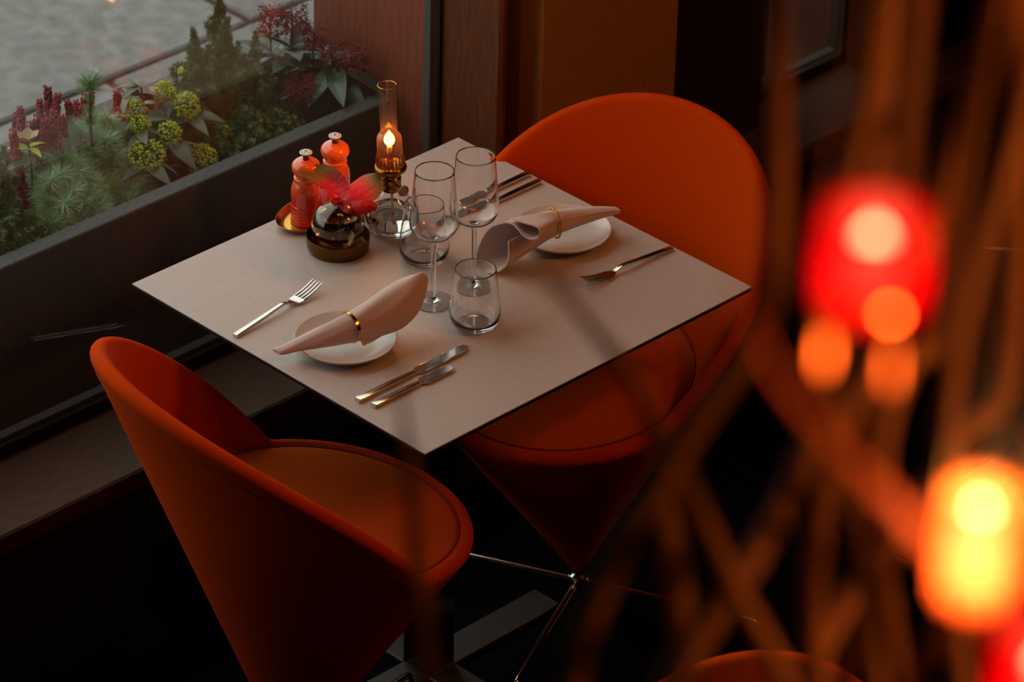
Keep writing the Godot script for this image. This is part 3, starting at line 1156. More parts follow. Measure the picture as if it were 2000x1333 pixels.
func knife(label: String, at: Vector3, turn: float, k: float, group: String) -> Node3D:
	var o := thing("knife", label, "knife", at, turn, group)
	var h := S()
	var hl := 0.122 * k
	bar(h, [[0.0, 0.0042, 0.0098, 0.0078], [0.002, 0.0043, 0.0106, 0.0084], [hl * 0.5, 0.0043, 0.0096, 0.0078], [hl * 0.93, 0.0041, 0.0082, 0.0070], [hl, 0.0040, 0.0066, 0.0058]])
	make("handle", h, M.steel, o)
	var b := S()
	var L := 0.242 * k if k > 0.9 else 0.171
	var out := [Vector2(-0.0036, -hl + 0.002), Vector2(0.0036, -hl + 0.002), Vector2(0.0050, -hl - 0.005), Vector2(0.0100, -hl - 0.010), Vector2(0.0108, -hl - 0.02), Vector2(0.0104, -L + 0.030)]
	var tip := [Vector2(0.0094, -L + 0.016), Vector2(0.0066, -L + 0.006), Vector2(0.0010, -L), Vector2(-0.0058, -L + 0.003), Vector2(-0.0090, -L + 0.012)]
	if k < 0.9:
		tip = [Vector2(0.0102, -L + 0.010), Vector2(0.0086, -L + 0.003), Vector2(0.0040, -L), Vector2(-0.0045, -L), Vector2(-0.0086, -L + 0.004)]
	out.append_array(tip)
	out.append_array([Vector2(-0.0098, -hl - 0.02), Vector2(-0.0090, -hl - 0.010), Vector2(-0.0050, -hl - 0.005)])
	# blade with slightly domed faces: two lofted levels
	prism(b, out, 0.0032, 0.0050)
	var inner := []
	for v in out:
		inner.append(Vector2(v.x * 0.82, lerpf(v.y, -(hl + L) / 2, 0.02)))
	b.set_smooth_group(3)
	var ar := 0.0
	for i in out.size():
		ar += out[i].cross(out[(i + 1) % out.size()])
	for i in out.size():
		var i1 := (i + 1) % out.size()
		var a0 := Vector3(out[i].x, 0.00501, out[i].y)
		var a1 := Vector3(out[i1].x, 0.00501, out[i1].y)
		var c0 := Vector3(inner[i].x, 0.0053, inner[i].y)
		var c1 := Vector3(inner[i1].x, 0.0053, inner[i1].y)
		if ar > 0:
			quad(b, a1, a0, c0, c1)
		else:
			quad(b, a0, a1, c1, c0)
	prism(b, inner, 0.0050, 0.0053)
	make("blade", b, M.steel, o)
	return o


func ring_band(called: String, label: String, c: Vector3, axis: Vector3, rx: float, ry: float, beaded: bool) -> void:
	var o := thing(called, label, "napkin ring", c, 0.0, "")
	var b := Basis(Quaternion(Vector3(0, 1, 0), axis.normalized()))
	var st := S()
	var pts := []
	for i in 49:
		var a := TAU * i / 48.0
		pts.append(Vector3(cos(a) * rx, 0, sin(a) * ry))
	if beaded:
		tube(st, pts, 0.0011, 6)
	else:
		for i in 48:
			pass
		var rows := []
		for p in pts:
			rows.append([p + Vector3(0, -0.0028, 0), p + Vector3(0, 0.0028, 0)])
		sheet(st, rows, 0.0013)
	var m := make("band", st, M.bright_brass, o)
	m.basis = b
	if beaded:
		var bd := S()
		for i in 40:
			var a := TAU * i / 40.0
			lathe(bd, [soft2([Vector2(0, -0.0021), Vector2(0.0021, 0), Vector2(0, 0.0021)], 2)], 8, Transform3D(Basis.IDENTITY, Vector3(cos(a) * rx, 0, sin(a) * ry)))
		var m2 := make("beads", bd, M.bright_brass, o)
		m2.basis = b
	else:
		var kn := S()
		lathe(kn, [soft2([Vector2(0, -0.003), Vector2(0.003, 0), Vector2(0, 0.003)], 3)], 12, Transform3D(Basis.IDENTITY, b * Vector3(rx * 0.93, 0, -ry * 0.35) if false else Vector3(0.0205, -0.008, 0.002)))
		make("stud", kn, M.bright_brass, o)


func napkins() -> void:
	var T := TABLE_Y
	# closed cornet on the near plate
	var n1 := thing("napkin", "pale pink linen napkin rolled to a closed point on the near plate, rounded end up", "napkin", Vector3(0.406, T, -0.11), 0.0, "rolled linen napkins")
	var o := Vector3(0.406, T, -0.11)
	var sec := [
		[0.350, 0.0255, -0.004, 0.0085, 0.0030], [0.354, 0.0265, -0.010, 0.0105, 0.0048], [0.362, 0.030, -0.030, 0.013, 0.0075], [0.384, 0.041, -0.070, 0.0195, 0.0155],
		[0.405, 0.051, -0.108, 0.0225, 0.0235], [0.408, 0.052, -0.116, 0.0235, 0.0245], [0.415, 0.057, -0.150, 0.0285, 0.0310], [0.421, 0.063, -0.190, 0.0300, 0.0365],
		[0.426, 0.073, -0.222, 0.0240, 0.0350], [0.429, 0.084, -0.243, 0.0130, 0.0250], [0.430, 0.091, -0.254, 0.0050, 0.0110], [0.430, 0.094, -0.258, 0.0015, 0.003]]
	var rings := []
	var N := 40
	for i in sec.size() - 1:
		for e in 4:
			var u := e / 4.0
			var v := []
			for c in 5:
				v.append(cubic_interpolate(sec[i][c], sec[i + 1][c], sec[maxi(i - 1, 0)][c], sec[mini(i + 2, sec.size() - 1)][c], u))
			var ring := []
			for k in N:
				var a := TAU * k / N
				var f := 1.0 + 0.055 * cos(3.0 * a + 1.0) + 0.03 * sin(5.0 * a + 2.0 * (i + u)) + 0.02 * sin(9.0 * a + 0.6 * (i + u)) - 0.05 * exp(-pow(wrapf(a - 2.75 - 0.05 * i, -PI, PI) / 0.12, 2.0))
				# counterclockwise seen from the far (-z) end
				ring.append(Vector3(v[0] - cos(a) * v[3] * f, T + v[1] + sin(a) * v[4] * f, v[2]) - o)
			rings.append(ring)
	var st := S()
	loft(st, rings, 1, true)
	make("rolled_cloth", st, M.linen, n1)
	# the loose hem lying under the roll
	var g := []
	for i in 7:
		var u := i / 6.0
		var row := []
		for j in 6:
			var v := j / 5.0
			row.append(Vector3(lerpf(0.4235, 0.4315, v) + 0.0012 * sin(u * 6), T + lerpf(0.0385, 0.0265, v) + 0.001 * u, lerpf(-0.116, -0.178, u)) - o)
		g.append(row)
	var fl := S()
	sheet(fl, g, 0.0022)
	var fr := S()
	for k in 16:
		var v := k / 15.0
		var x0 := lerpf(0.4235, 0.4315, v)
		needle(fr, Vector3(x0, T + lerpf(0.0395, 0.0275, v), -0.177) - o, Vector3(x0 + rng.randf_range(-0.001, 0.001), T + lerpf(0.038, 0.025, v), -0.184) - o, 0.0005)
	var hem := make("hem", fl, M.linen, n1)
	make("fringe", fr, M.linen, hem)
	ring_band("napkin_ring", "flat brass ring round the closed pink napkin on the near plate", Vector3(0.4065, T + 0.0512, -0.112), Vector3(0.09, 0.05, -1.0), 0.0246, 0.0255, false)

	# open roll on the far plate: a thick sheet from its end curve through the ring to the tip
	var o2 := Vector3(0.385, T, -0.59)
	var n2 := thing("napkin", "pale pink linen napkin loosely rolled with its open end towards the wine glasses", "napkin", o2, 0.0, "rolled linen napkins")
	var e: Array = soft3(NAPKIN_END, 3)
	var cen := Vector3(0.372, 0.786, -0.464)
	var phi := []
	var last := 0.0
	for i in e.size():
		var d: Vector3 = e[i] - cen
		var a := atan2(d.y, d.x)
		if i > 0:
			while a - last > PI:
				a -= TAU
			while a - last < -PI:
				a += TAU
		phi.append(a)
		last = a
	var rows := []
	for i in e.size():
		var u := i / float(e.size() - 1)
		var a: float = phi[i]
		var rr := 0.80 + 0.22 * u
		var ringp := Vector3(0.3855 + cos(a) * 0.0225 * rr, 0.7985 + sin(a) * 0.0235 * rr, -0.592)
		var tipp := Vector3(0.424 + cos(a) * 0.0105 * rr, 0.797 + sin(a) * 0.0045 * rr, -0.702)
		var pre := Vector3(0.411 + cos(a) * 0.017 * rr, 0.8015 + sin(a) * 0.0115 * rr, -0.66)
		var mid: Vector3 = (e[i] as Vector3).lerp(ringp, 0.5) + Vector3(0, 0.002, 0)
		var row := soft3([e[i], mid, ringp, pre, tipp], 6)
		for j in row.size():
			row[j] -= o2
		row.reverse()
		rows.append(row)
	var s2 := S()
	sheet(s2, rows, 0.0022)
	make("rolled_cloth", s2, M.linen, n2)
	ring_band("napkin_ring", "beaded brass ring round the open pink napkin on the far plate", Vector3(0.3855, T + 0.0485, -0.592), Vector3(0.32, 0.02, -1.0), 0.0250, 0.0258, true)


func plate(label: String, at: Vector3) -> Node3D:
	var o := thing("plate", label, "plate", at, 0.0, "white side plates")
	var st := lathed([[Vector2(0, 0.0016), Vector2(0.040, 0.0016)], [Vector2(0.040, 0.0016), Vector2(0.042, 0), Vector2(0.045, 0), Vector2(0.047, 0.002)],
		soft2([Vector2(0.047, 0.002), Vector2(0.062, 0.0055), Vector2(0.074, 0.011), Vector2(0.0815, 0.0178), Vector2(0.0818, 0.0190), Vector2(0.0808, 0.0192), Vector2(0.074, 0.0145), Vector2(0.062, 0.0088), Vector2(0.046, 0.0056), Vector2(0.02, 0.005), Vector2(0, 0.005)], 4)], 96)
	make("dish", st, M.porcelain, o)
	return o


func wine_glass(label: String, at: Vector3) -> void:
	var o := thing("wine_glass", label, "wine glass", at, 0.0, "stemmed wine glasses")
	var outer := soft2([Vector2(0.0334, 0.0022), Vector2(0.024, 0.0030), Vector2(0.010, 0.0055), Vector2(0.0052, 0.0105), Vector2(0.0044, 0.022), Vector2(0.0043, 0.075), Vector2(0.0045, 0.110), Vector2(0.0072, 0.1185), Vector2(0.018, 0.1225), Vector2(0.0305, 0.1300), Vector2(0.0385, 0.1420), Vector2(0.0397, 0.1530), Vector2(0.0383, 0.1720), Vector2(0.0352, 0.2080), Vector2(0.0322, 0.2430), Vector2(0.0318, 0.2436), Vector2(0.0313, 0.2430), Vector2(0.0343, 0.2080), Vector2(0.0373, 0.1720), Vector2(0.0386, 0.1530), Vector2(0.0374, 0.1430), Vector2(0.0296, 0.1316), Vector2(0.017, 0.1246), Vector2(0.006, 0.1222), Vector2(0.0, 0.1218)], 5)
	var st := lathed([[Vector2(0, 0.0012), Vector2(0.016, 0.0009), Vector2(0.030, 0.0002), Vector2(0.0325, 0.0)], soft2([Vector2(0.0325, 0.0), Vector2(0.0336, 0.0011), Vector2(0.0334, 0.0022)], 3), outer], 72)
	make("bowl_and_stem", st, M.glass, o)


func tumbler(label: String, at: Vector3) -> void:
	var o := thing("tumbler", label, "glass", at, 0.0, "clear water tumblers")
	var st := lathed([[Vector2(0, 0.0012), Vector2(0.020, 0.0008), Vector2(0.0255, 0.0)],
		soft2([Vector2(0.0255, 0.0), Vector2(0.0300, 0.0014), Vector2(0.0370, 0.0080), Vector2(0.0412, 0.0190), Vector2(0.0418, 0.0300), Vector2(0.0400, 0.0520), Vector2(0.0366, 0.0780), Vector2(0.0336, 0.1040), Vector2(0.0330, 0.1048), Vector2(0.0324, 0.1040), Vector2(0.0354, 0.0780), Vector2(0.0388, 0.0520), Vector2(0.0404, 0.0310), Vector2(0.0394, 0.0210), Vector2(0.0340, 0.0120), Vector2(0.0240, 0.0078), Vector2(0.012, 0.0070), Vector2(0, 0.0068)], 5)], 72)
	make("vessel", st, M.glass, o)


func mill(label: String, at: Vector3, letter: String, turn: float) -> void:
	var o := thing("spice_mill", label, "pepper mill", at, turn, "orange table mills")
	var st := S()
	var body := [Vector2(0.0, 0.0), Vector2(0.0262, 0.0), Vector2(0.0270, 0.0015), Vector2(0.0266, 0.004)]
	for k in 5:
		var y := 0.0055 + k * 0.0058
		body.append_array([Vector2(0.0257, y), Vector2(0.0253, y + 0.0012), Vector2(0.0263, y + 0.0022), Vector2(0.0262, y + 0.0040), Vector2(0.0254, y + 0.0052)])
	body.append_array([Vector2(0.0250, 0.0360), Vector2(0.0255, 0.046), Vector2(0.0258, 0.056), Vector2(0.0246, 0.066), Vector2(0.0214, 0.0750), Vector2(0.0196, 0.0790), Vector2(0.0206, 0.0805), Vector2(0.0210, 0.0827), Vector2(0.0200, 0.0847), Vector2(0.0170, 0.0851)])
	lathe(st, [[body[0], body[1]], body.slice(1)], 56)
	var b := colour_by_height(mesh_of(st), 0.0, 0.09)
	put("body", b, M.mill, o)
	var hd := S()
	lathe(hd, [soft2([Vector2(0, 0.0853), Vector2(0.0165, 0.0853), Vector2(0.0182, 0.0870), Vector2(0.0205, 0.0910), Vector2(0.0238, 0.0975), Vector2(0.0245, 0.1040), Vector2(0.0220, 0.1105), Vector2(0.0160, 0.1150), Vector2(0.007, 0.1170), Vector2(0, 0.1173)], 5)], 56)
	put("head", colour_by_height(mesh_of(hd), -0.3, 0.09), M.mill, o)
	make("knob_stem", lathed([[Vector2(0, 0.115), Vector2(0.0056, 0.115), Vector2(0.0052, 0.1285), Vector2(0, 0.1285)]], 24), M.rust, o)
	var kn := make("knob", lathed([[Vector2(0, 0.1285), Vector2(0.0095, 0.1285)], soft2([Vector2(0.0095, 0.1285), Vector2(0.0108, 0.1293), Vector2(0.0108, 0.1305), Vector2(0.0098, 0.1314), Vector2(0.006, 0.1318), Vector2(0, 0.1319)], 3)], 36), M.ivory, o)
	var tm := TextMesh.new()
	tm.text = letter
	tm.font_size = 32
	tm.pixel_size = 0.00030
	tm.depth = 0.0004
	var f := SystemFont.new()
	f.font_names = PackedStringArray(["Droid Serif"])
	tm.font = f
	var tx := put("letter", tm, M.ink, kn)
	tx.basis = Basis(Vector3.UP, 0.75 - turn) * Basis(Vector3.RIGHT, -PI / 2)
	tx.position = Vector3(0, 0.1320, 0)
	var arc := S()
	for s in 2:
		var pts := []
		for i in 9:
			var a := PI * s + 0.5 + i * 0.27 + 0.75
			pts.append(Vector3(cos(a) * 0.0077, 0.1317, sin(a) * 0.0077))
		tube(arc, pts, 0.00035, 4)
	make("ring_mark", arc, M.ink, kn)


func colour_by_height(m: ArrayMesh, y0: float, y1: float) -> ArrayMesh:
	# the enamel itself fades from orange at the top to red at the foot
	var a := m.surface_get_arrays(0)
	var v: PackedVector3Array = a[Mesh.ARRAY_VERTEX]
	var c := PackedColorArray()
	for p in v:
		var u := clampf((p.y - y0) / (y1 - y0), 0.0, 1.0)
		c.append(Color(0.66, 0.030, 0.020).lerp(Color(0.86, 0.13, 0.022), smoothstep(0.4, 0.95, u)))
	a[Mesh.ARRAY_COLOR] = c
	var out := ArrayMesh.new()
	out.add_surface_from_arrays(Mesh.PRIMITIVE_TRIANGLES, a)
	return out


func oil_lamp() -> void:
	var T := TABLE_Y
	var at := Vector3(0.154, T, -0.438)
	var o := thing("oil_lamp", "lit brass oil lamp with clear glass reservoir and tall glass chimney", "oil lamp", at)
	var outer := soft2([Vector2(0.0355, 0.0), Vector2(0.0385, 0.0022), Vector2(0.0380, 0.0052), Vector2(0.0405, 0.0095), Vector2(0.0428, 0.020), Vector2(0.0424, 0.030), Vector2(0.0392, 0.044), Vector2(0.0325, 0.058), Vector2(0.0235, 0.0695), Vector2(0.0165, 0.0765), Vector2(0.0150, 0.0815)], 5)
	var inner := soft2([Vector2(0.0135, 0.0815), Vector2(0.0150, 0.0755), Vector2(0.0218, 0.068), Vector2(0.0305, 0.0568), Vector2(0.0372, 0.0432), Vector2(0.0402, 0.030), Vector2(0.0402, 0.021), Vector2(0.036, 0.0115), Vector2(0.02, 0.009), Vector2(0, 0.0085)], 5)
	make("reservoir", lathed([[Vector2(0, 0.001), Vector2(0.0355, 0.0)], outer, [outer[-1], inner[0]], inner], 72), M.glass, o)
	make("oil", lathed([soft2([Vector2(0, 0.0092), Vector2(0.02, 0.0096), Vector2(0.0354, 0.0121), Vector2(0.0396, 0.0212), Vector2(0.0396, 0.030), Vector2(0.0385, 0.0355)], 4), [Vector2(0.0385, 0.0355), Vector2(0, 0.0355)]], 60), M.oil, o)
	var up := Node3D.new()
	up.name = "burner"
	o.add_child(up)
	up.position = Vector3(0, 0.08, 0)
	up.basis = Basis(Vector3(0.6, 0, 0.6).normalized(), 0.045)
	var br := S()
	lathe(br, [[Vector2(0, -0.004), Vector2(0.0162, -0.004)], soft2([Vector2(0.0162, -0.004), Vector2(0.0168, 0.003), Vector2(0.0155, 0.006), Vector2(0.0172, 0.010), Vector2(0.0172, 0.018), Vector2(0.0150, 0.022), Vector2(0.0165, 0.027), Vector2(0.0235, 0.031), Vector2(0.0272, 0.0345), Vector2(0.0275, 0.039), Vector2(0.0255, 0.0425), Vector2(0.0235, 0.0435)], 4), [Vector2(0.0235, 0.0435), Vector2(0.0215, 0.0435), Vector2(0.0205, 0.038), Vector2(0, 0.037)]], 56)
	var body := make("collar", br, M.brass, up)
	var cr := S()
	for k in 22:
		var a := TAU * k / 22.0
		var d := Vector3(cos(a), 0, sin(a))
		var w := Vector3(-sin(a), 0, cos(a))
		tube(cr, [d * 0.0232 + Vector3(0, 0.041, 0) - w * 0.0016, d * 0.0238 + Vector3(0, 0.052, 0) + w * 0.0016, d * 0.0228 + Vector3(0, 0.063, 0)], [0.0011, 0.0013, 0.0007], 5, 1)
		tube(cr, [d * 0.0232 + Vector3(0, 0.041, 0) + w * 0.0020, d * 0.0237 + Vector3(0, 0.050, 0) - w * 0.0018, d * 0.0232 + Vector3(0, 0.058, 0)], [0.0010, 0.0011, 0.0006], 5, 1)
	make("crown", cr, M.brass, up)
	make("wick_tube", lathed([[Vector2(0, 0.036), Vector2(0.0065, 0.036), Vector2(0.0055, 0.076), Vector2(0, 0.076)]], 20), M.brass, up)
	make("wick", lathed([[Vector2(0, 0.075), Vector2(0.0045, 0.075), Vector2(0.0042, 0.079), Vector2(0, 0.080)]], 14), M.wax, up)
	make("wick_in_oil", lathed([[Vector2(0, -0.066), Vector2(0.0022, -0.066), Vector2(0.0024, -0.004), Vector2(0, -0.004)]], 10), M.wax, up)
	# chimney: bulb below, tall tube above, one thin wall
	var ch := S()
	lathe(ch, [soft2([Vector2(0.0208, 0.044), Vector2(0.0213, 0.060), Vector2(0.0213, 0.088), Vector2(0.0203, 0.096), Vector2(0.0170, 0.1015), Vector2(0.0146, 0.105), Vector2(0.0142, 0.112), Vector2(0.0146, 0.150), Vector2(0.0153, 0.1915)], 5)], 56)
	make("chimney", ch, M.chimney, up)
	var rim := S()
	var pts := []
	for i in 41:
		pts.append(Vector3(cos(TAU * i / 40.0) * 0.0153, 0.192, sin(TAU * i / 40.0) * 0.0153))
	tube(rim, pts, 0.0009, 6)
	make("chimney_rim", rim, M.bright_brass, up)  # glass rim given brass colour for its bright refracted ring
	var fl := make("flame", lathed([soft2([Vector2(0, 0.080), Vector2(0.0062, 0.082), Vector2(0.0092, 0.088), Vector2(0.0078, 0.096), Vector2(0.0034, 0.103), Vector2(0, 0.108)], 4)], 24), M.flame, up)
	var l := OmniLight3D.new()
	l.name = "flame_light"
	l.light_color = Color(1.0, 0.60, 0.26)
	l.light_energy = FLAME_E
	l.light_size = 0.006
	l.omni_range = 12.0
	l.omni_attenuation = 2.0
	l.shadow_enabled = true
	l.position = Vector3(0, 0.091, 0)
	up.add_child(l)
	# round wick winder with a pressed emblem
	var n := Vector3(0.97, 0.0, 0.24).normalized()
	var wb := Basis(Quaternion(Vector3.UP, n))
	var wd := Node3D.new()
	wd.name = "wick_winder"
	o.add_child(wd)
	wd.position = Vector3(0, 0.092, 0)
	wd.basis = wb
	make("shaft", lathed([[Vector2(0, 0.012), Vector2(0.0016, 0.012), Vector2(0.0016, 0.040), Vector2(0, 0.040)]], 12), M.brass, wd)
	make("disc", lathed([[Vector2(0, 0.039), Vector2(0.0092, 0.039)], [Vector2(0.0092, 0.039), Vector2(0.0100, 0.0395), Vector2(0.0100, 0.0415), Vector2(0.0094, 0.0420)], [Vector2(0.0094, 0.0420), Vector2(0.0080, 0.0412), Vector2(0, 0.0412)]], 36), M.rust, wd)
	var em := S()
	for q in [[0.0093, 0.0005], [0.0062, 0.0004]]:
		var c := []
		for i in 33:
			c.append(Vector3(cos(TAU * i / 32.0) * q[0], 0.0419, sin(TAU * i / 32.0) * q[0]))
		tube(em, c, q[1], 5)
	for i in 10:
		var a := TAU * i / 10.0
		tube(em, [Vector3(cos(a) * 0.0015, 0.0416, sin(a) * 0.0015), Vector3(cos(a) * 0.0050, 0.0416, sin(a) * 0.0050)], 0.0005, 4)
	make("emblem", em, M.ivory, wd)


const FLAME_E := 0.010


func vase_and_flower() -> void:
	var T := TABLE_Y
	var at := Vector3(0.143, T, -0.327)
	var bowl := thing("bowl", "shallow dark brass bowl under the smoked glass vase", "bowl", at)
	make("dish", lathed([[Vector2(0, 0), Vector2(0.046, 0)], soft2([Vector2(0.046, 0), Vector2(0.050, 0.002), Vector2(0.0525, 0.010), Vector2(0.0535, 0.026), Vector2(0.0529, 0.0266), Vector2(0.0522, 0.026), Vector2(0.0512, 0.010), Vector2(0.048, 0.0045), Vector2(0.040, 0.003), Vector2(0, 0.003)], 5)], 80), M.brass_bowl, bowl)
	var vase := thing("vase", "round smoked brown glass vase standing in the brass bowl", "vase", at + Vector3(0, 0.0032, 0))
	var out := []
	var inn := []
	var R := 0.0445
	for i in 33:
		var a := -PI / 2 + (PI * 0.90) * i / 32.0
		out.append(Vector2(cos(a) * R, R * 0.98 + sin(a) * R * 0.98))
	for i in 33:
		var a := -PI / 2 + (PI * 0.90) * (32 - i) / 32.0
		inn.append(Vector2(cos(a) * (R - 0.0022), R * 0.98 + sin(a) * (R - 0.0024) * 0.98))
	make("sphere", lathed([out, [out[-1], Vector2(out[-1].x * 0.93, out[-1].y + 0.001), inn[0]], inn], 72), M.smoke_glass, vase)
	var wt := []
	for i in 25:
		var a := -PI / 2 + (PI * 0.66) * i / 24.0
		wt.append(Vector2(cos(a) * (R - 0.0026), R * 0.98 + sin(a) * (R - 0.0028) * 0.98))
	make("water", lathed([wt, [wt[-1], Vector2(0, wt[-1].y)]], 64), M.water, vase)
	var fl := thing("anthurium", "glossy red and green anthurium flower in the smoked glass vase", "flower", at)
	var st := S()
	var top := Vector3(0.134, 0.829, -0.344) - at
	tube(st, soft3([Vector3(0.012, 0.012, 0.008), Vector3(0.004, 0.045, 0.0), Vector3(top.x * 0.7, 0.07, top.z * 0.7), top], 5), 0.0022, 8)
	make("stem", st, M.stem, fl)
	for key in ["A", "B", "C", "D"]:
		var e: Array = PETALS[key]
		var L := soft3(e[0], 4)
		var C := soft3(e[1], 4)
		var Rr := soft3(e[2], 4)
		var g := []
		for i in L.size():
			var row := []
			for j in 9:
				var v := j / 8.0
				var a: Vector3 = L[i]
				var b: Vector3 = C[i]
				var c: Vector3 = Rr[i]
				# curve through the three lines
				row.append(a * (1 - v) * (1 - 2 * v) + b * 4 * v * (1 - v) + c * v * (2 * v - 1) - at)
			g.append(row)
		var s := S()
		sheet(s, g, 0.0012)
		var m := mesh_of(s)
		var arr := m.surface_get_arrays(0)
		var vv: PackedVector3Array = arr[Mesh.ARRAY_VERTEX]
		var cc := PackedColorArray()
		for p in vv:
			var d := (p - top).length()
			var green := smoothstep(0.035, 0.075, d) if key in ["A", "B"] else 0.0
			cc.append(Color(0.50, 0.010, 0.018).lerp(Color(0.17, 0.11, 0.018), green))
		arr[Mesh.ARRAY_COLOR] = cc
		var am := ArrayMesh.new()
		am.add_surface_from_arrays(Mesh.PRIMITIVE_TRIANGLES, arr)
		put("petal", am, M.petal, fl)


func tableware() -> void:
	var T := TABLE_Y
	plate("small white plate at the near place setting, nearest the front chair", Vector3(0.383, T, -0.123))
	plate("small white plate at the far place setting, by the orange chair back", Vector3(0.371, T, -0.628))
	napkins()
	fork("steel fork with tines up left of the near plate, towards the window", Vector3(0.242, T, -0.012), 0.105)
	fork("steel fork lying right of the far plate near the table's right edge", Vector3(0.523, T, -0.735), PI - 0.06)
	knife("steel dinner knife beside the near plate, longer of the front pair", Vector3(0.518, T, -0.023), 0.0, 1.0, "steel dinner knives")
	knife("short steel butter knife nearest the table's front corner", Vector3(0.546, T, -0.031), 0.0, 0.80, "steel butter knives")
	knife("short dark reflecting knife at the back edge, nearer the oil lamp", Vector3(0.180, T, -0.738), PI, 0.80, "steel butter knives")
	knife("long dark reflecting knife at the back edge, nearer the far napkin", Vector3(0.212, T, -0.733), PI, 1.0, "steel dinner knives")
	wine_glass("empty wine glass in the middle of the table, nearer the camera", Vector3(0.377, T, -0.322))
	wine_glass("empty wine glass standing farther back beside the open napkin", Vector3(0.386, T, -0.405))
	tumbler("empty clear tumbler in front of both wine glasses", Vector3(0.475, T, -0.322))
	tumbler("empty clear tumbler behind the nearer wine glass, beside the oil lamp", Vector3(0.267, T, -0.407))
	var tr := thing("tray", "small oval brass tray under the two orange mills", "tray", Vector3(0.042, T, -0.385))
	var tst := S()
	var tfm := Transform3D(Basis.from_scale(Vector3(0.56, 1, 1.0)), Vector3.ZERO)
	lathe(tst, [[Vector2(0, 0), Vector2(0.080, 0)], soft2([Vector2(0.080, 0), Vector2(0.088, 0.003), Vector2(0.095, 0.0105), Vector2(0.096, 0.0125), Vector2(0.0945, 0.0122), Vector2(0.086, 0.0050), Vector2(0.078, 0.0022), Vector2(0, 0.0020)], 4)], 80, tfm)
	make("dish", tst, M.bright_brass, tr)
	mill("orange and red enamelled mill in front on the brass tray, nearer the camera", Vector3(0.040, T + 0.0022, -0.349), "P", 0.0)
	mill("orange and red enamelled mill behind on the brass tray, next to the window planter's end", Vector3(0.030, T + 0.0022, -0.424), "S", 0.0)
	oil_lamp()
	vase_and_flower()


# ---------------------------------------------------------------- hanging lantern and lamps

func lamp_light(parent: Node3D, called: String, c: Color, e: float, size: float, at := Vector3.ZERO) -> void:
	var l := OmniLight3D.new()
	l.name = called
	l.light_color = c
	l.light_energy = e
	l.light_size = size
	l.omni_range = 15.0
	l.omni_attenuation = 2.0
	l.shadow_enabled = true
	l.position = at
	parent.add_child(l)


func cup(called: String, label: String, at: Vector3, r: float, h: float, m: Material, glow: float, light: float, c: Color, tilt := Vector3.ZERO) -> void:
	var o := thing(called, label, "candle cup", at)
	o.rotation = tilt
	make("glass_wall", lathed([[Vector2(0, 0), Vector2(r * 0.86, 0)], soft2([Vector2(r * 0.86, 0), Vector2(r * 0.97, h * 0.06), Vector2(r, h * 0.5), Vector2(r * 0.97, h), Vector2(r * 0.92, h), Vector2(r * 0.93, h * 0.5), Vector2(r * 0.88, h * 0.1), Vector2(0, h * 0.07)], 4)], 40), m, o)
	make("candle", lathed([[Vector2(0, h * 0.09), Vector2(r * 0.62, h * 0.09)], [Vector2(r * 0.62, h * 0.09), Vector2(r * 0.62, h * 0.20)], [Vector2(r * 0.62, h * 0.20), Vector2(0, h * 0.18)]], 28), M.wax, o)
	var fm: StandardMaterial3D = M.flame.duplicate()
	fm.emission = c
	fm.emission_energy_multiplier = glow
	var fr := r * (0.42 if called == "red_cup" else 0.62)
	make("candle_flame", lathed([soft2([Vector2(0, h * 0.20), Vector2(fr * 0.85, h * 0.27), Vector2(fr, h * 0.42), Vector2(fr * 0.72, h * 0.70), Vector2(0, h * 0.98)], 4)], 20), fm, o)
	lamp_light(o, "candle_light", c, light, fr * 0.6, Vector3(0, h * 0.48, 0))
	# three wires up to the cord
	var w := S()
	for k in 3:
		var a := TAU * k / 3.0 + 0.5
		tube(w, [Vector3(cos(a) * r * 0.95, h * 0.98, sin(a) * r * 0.95), Vector3(0, h + 0.12, 0)], 0.0003, 4)
	tube(w, [Vector3(0, h + 0.115, 0), Vector3(0, 5.4 - at.y, 0)], 0.0003, 4)
	make("wire", w, M.cane, o)


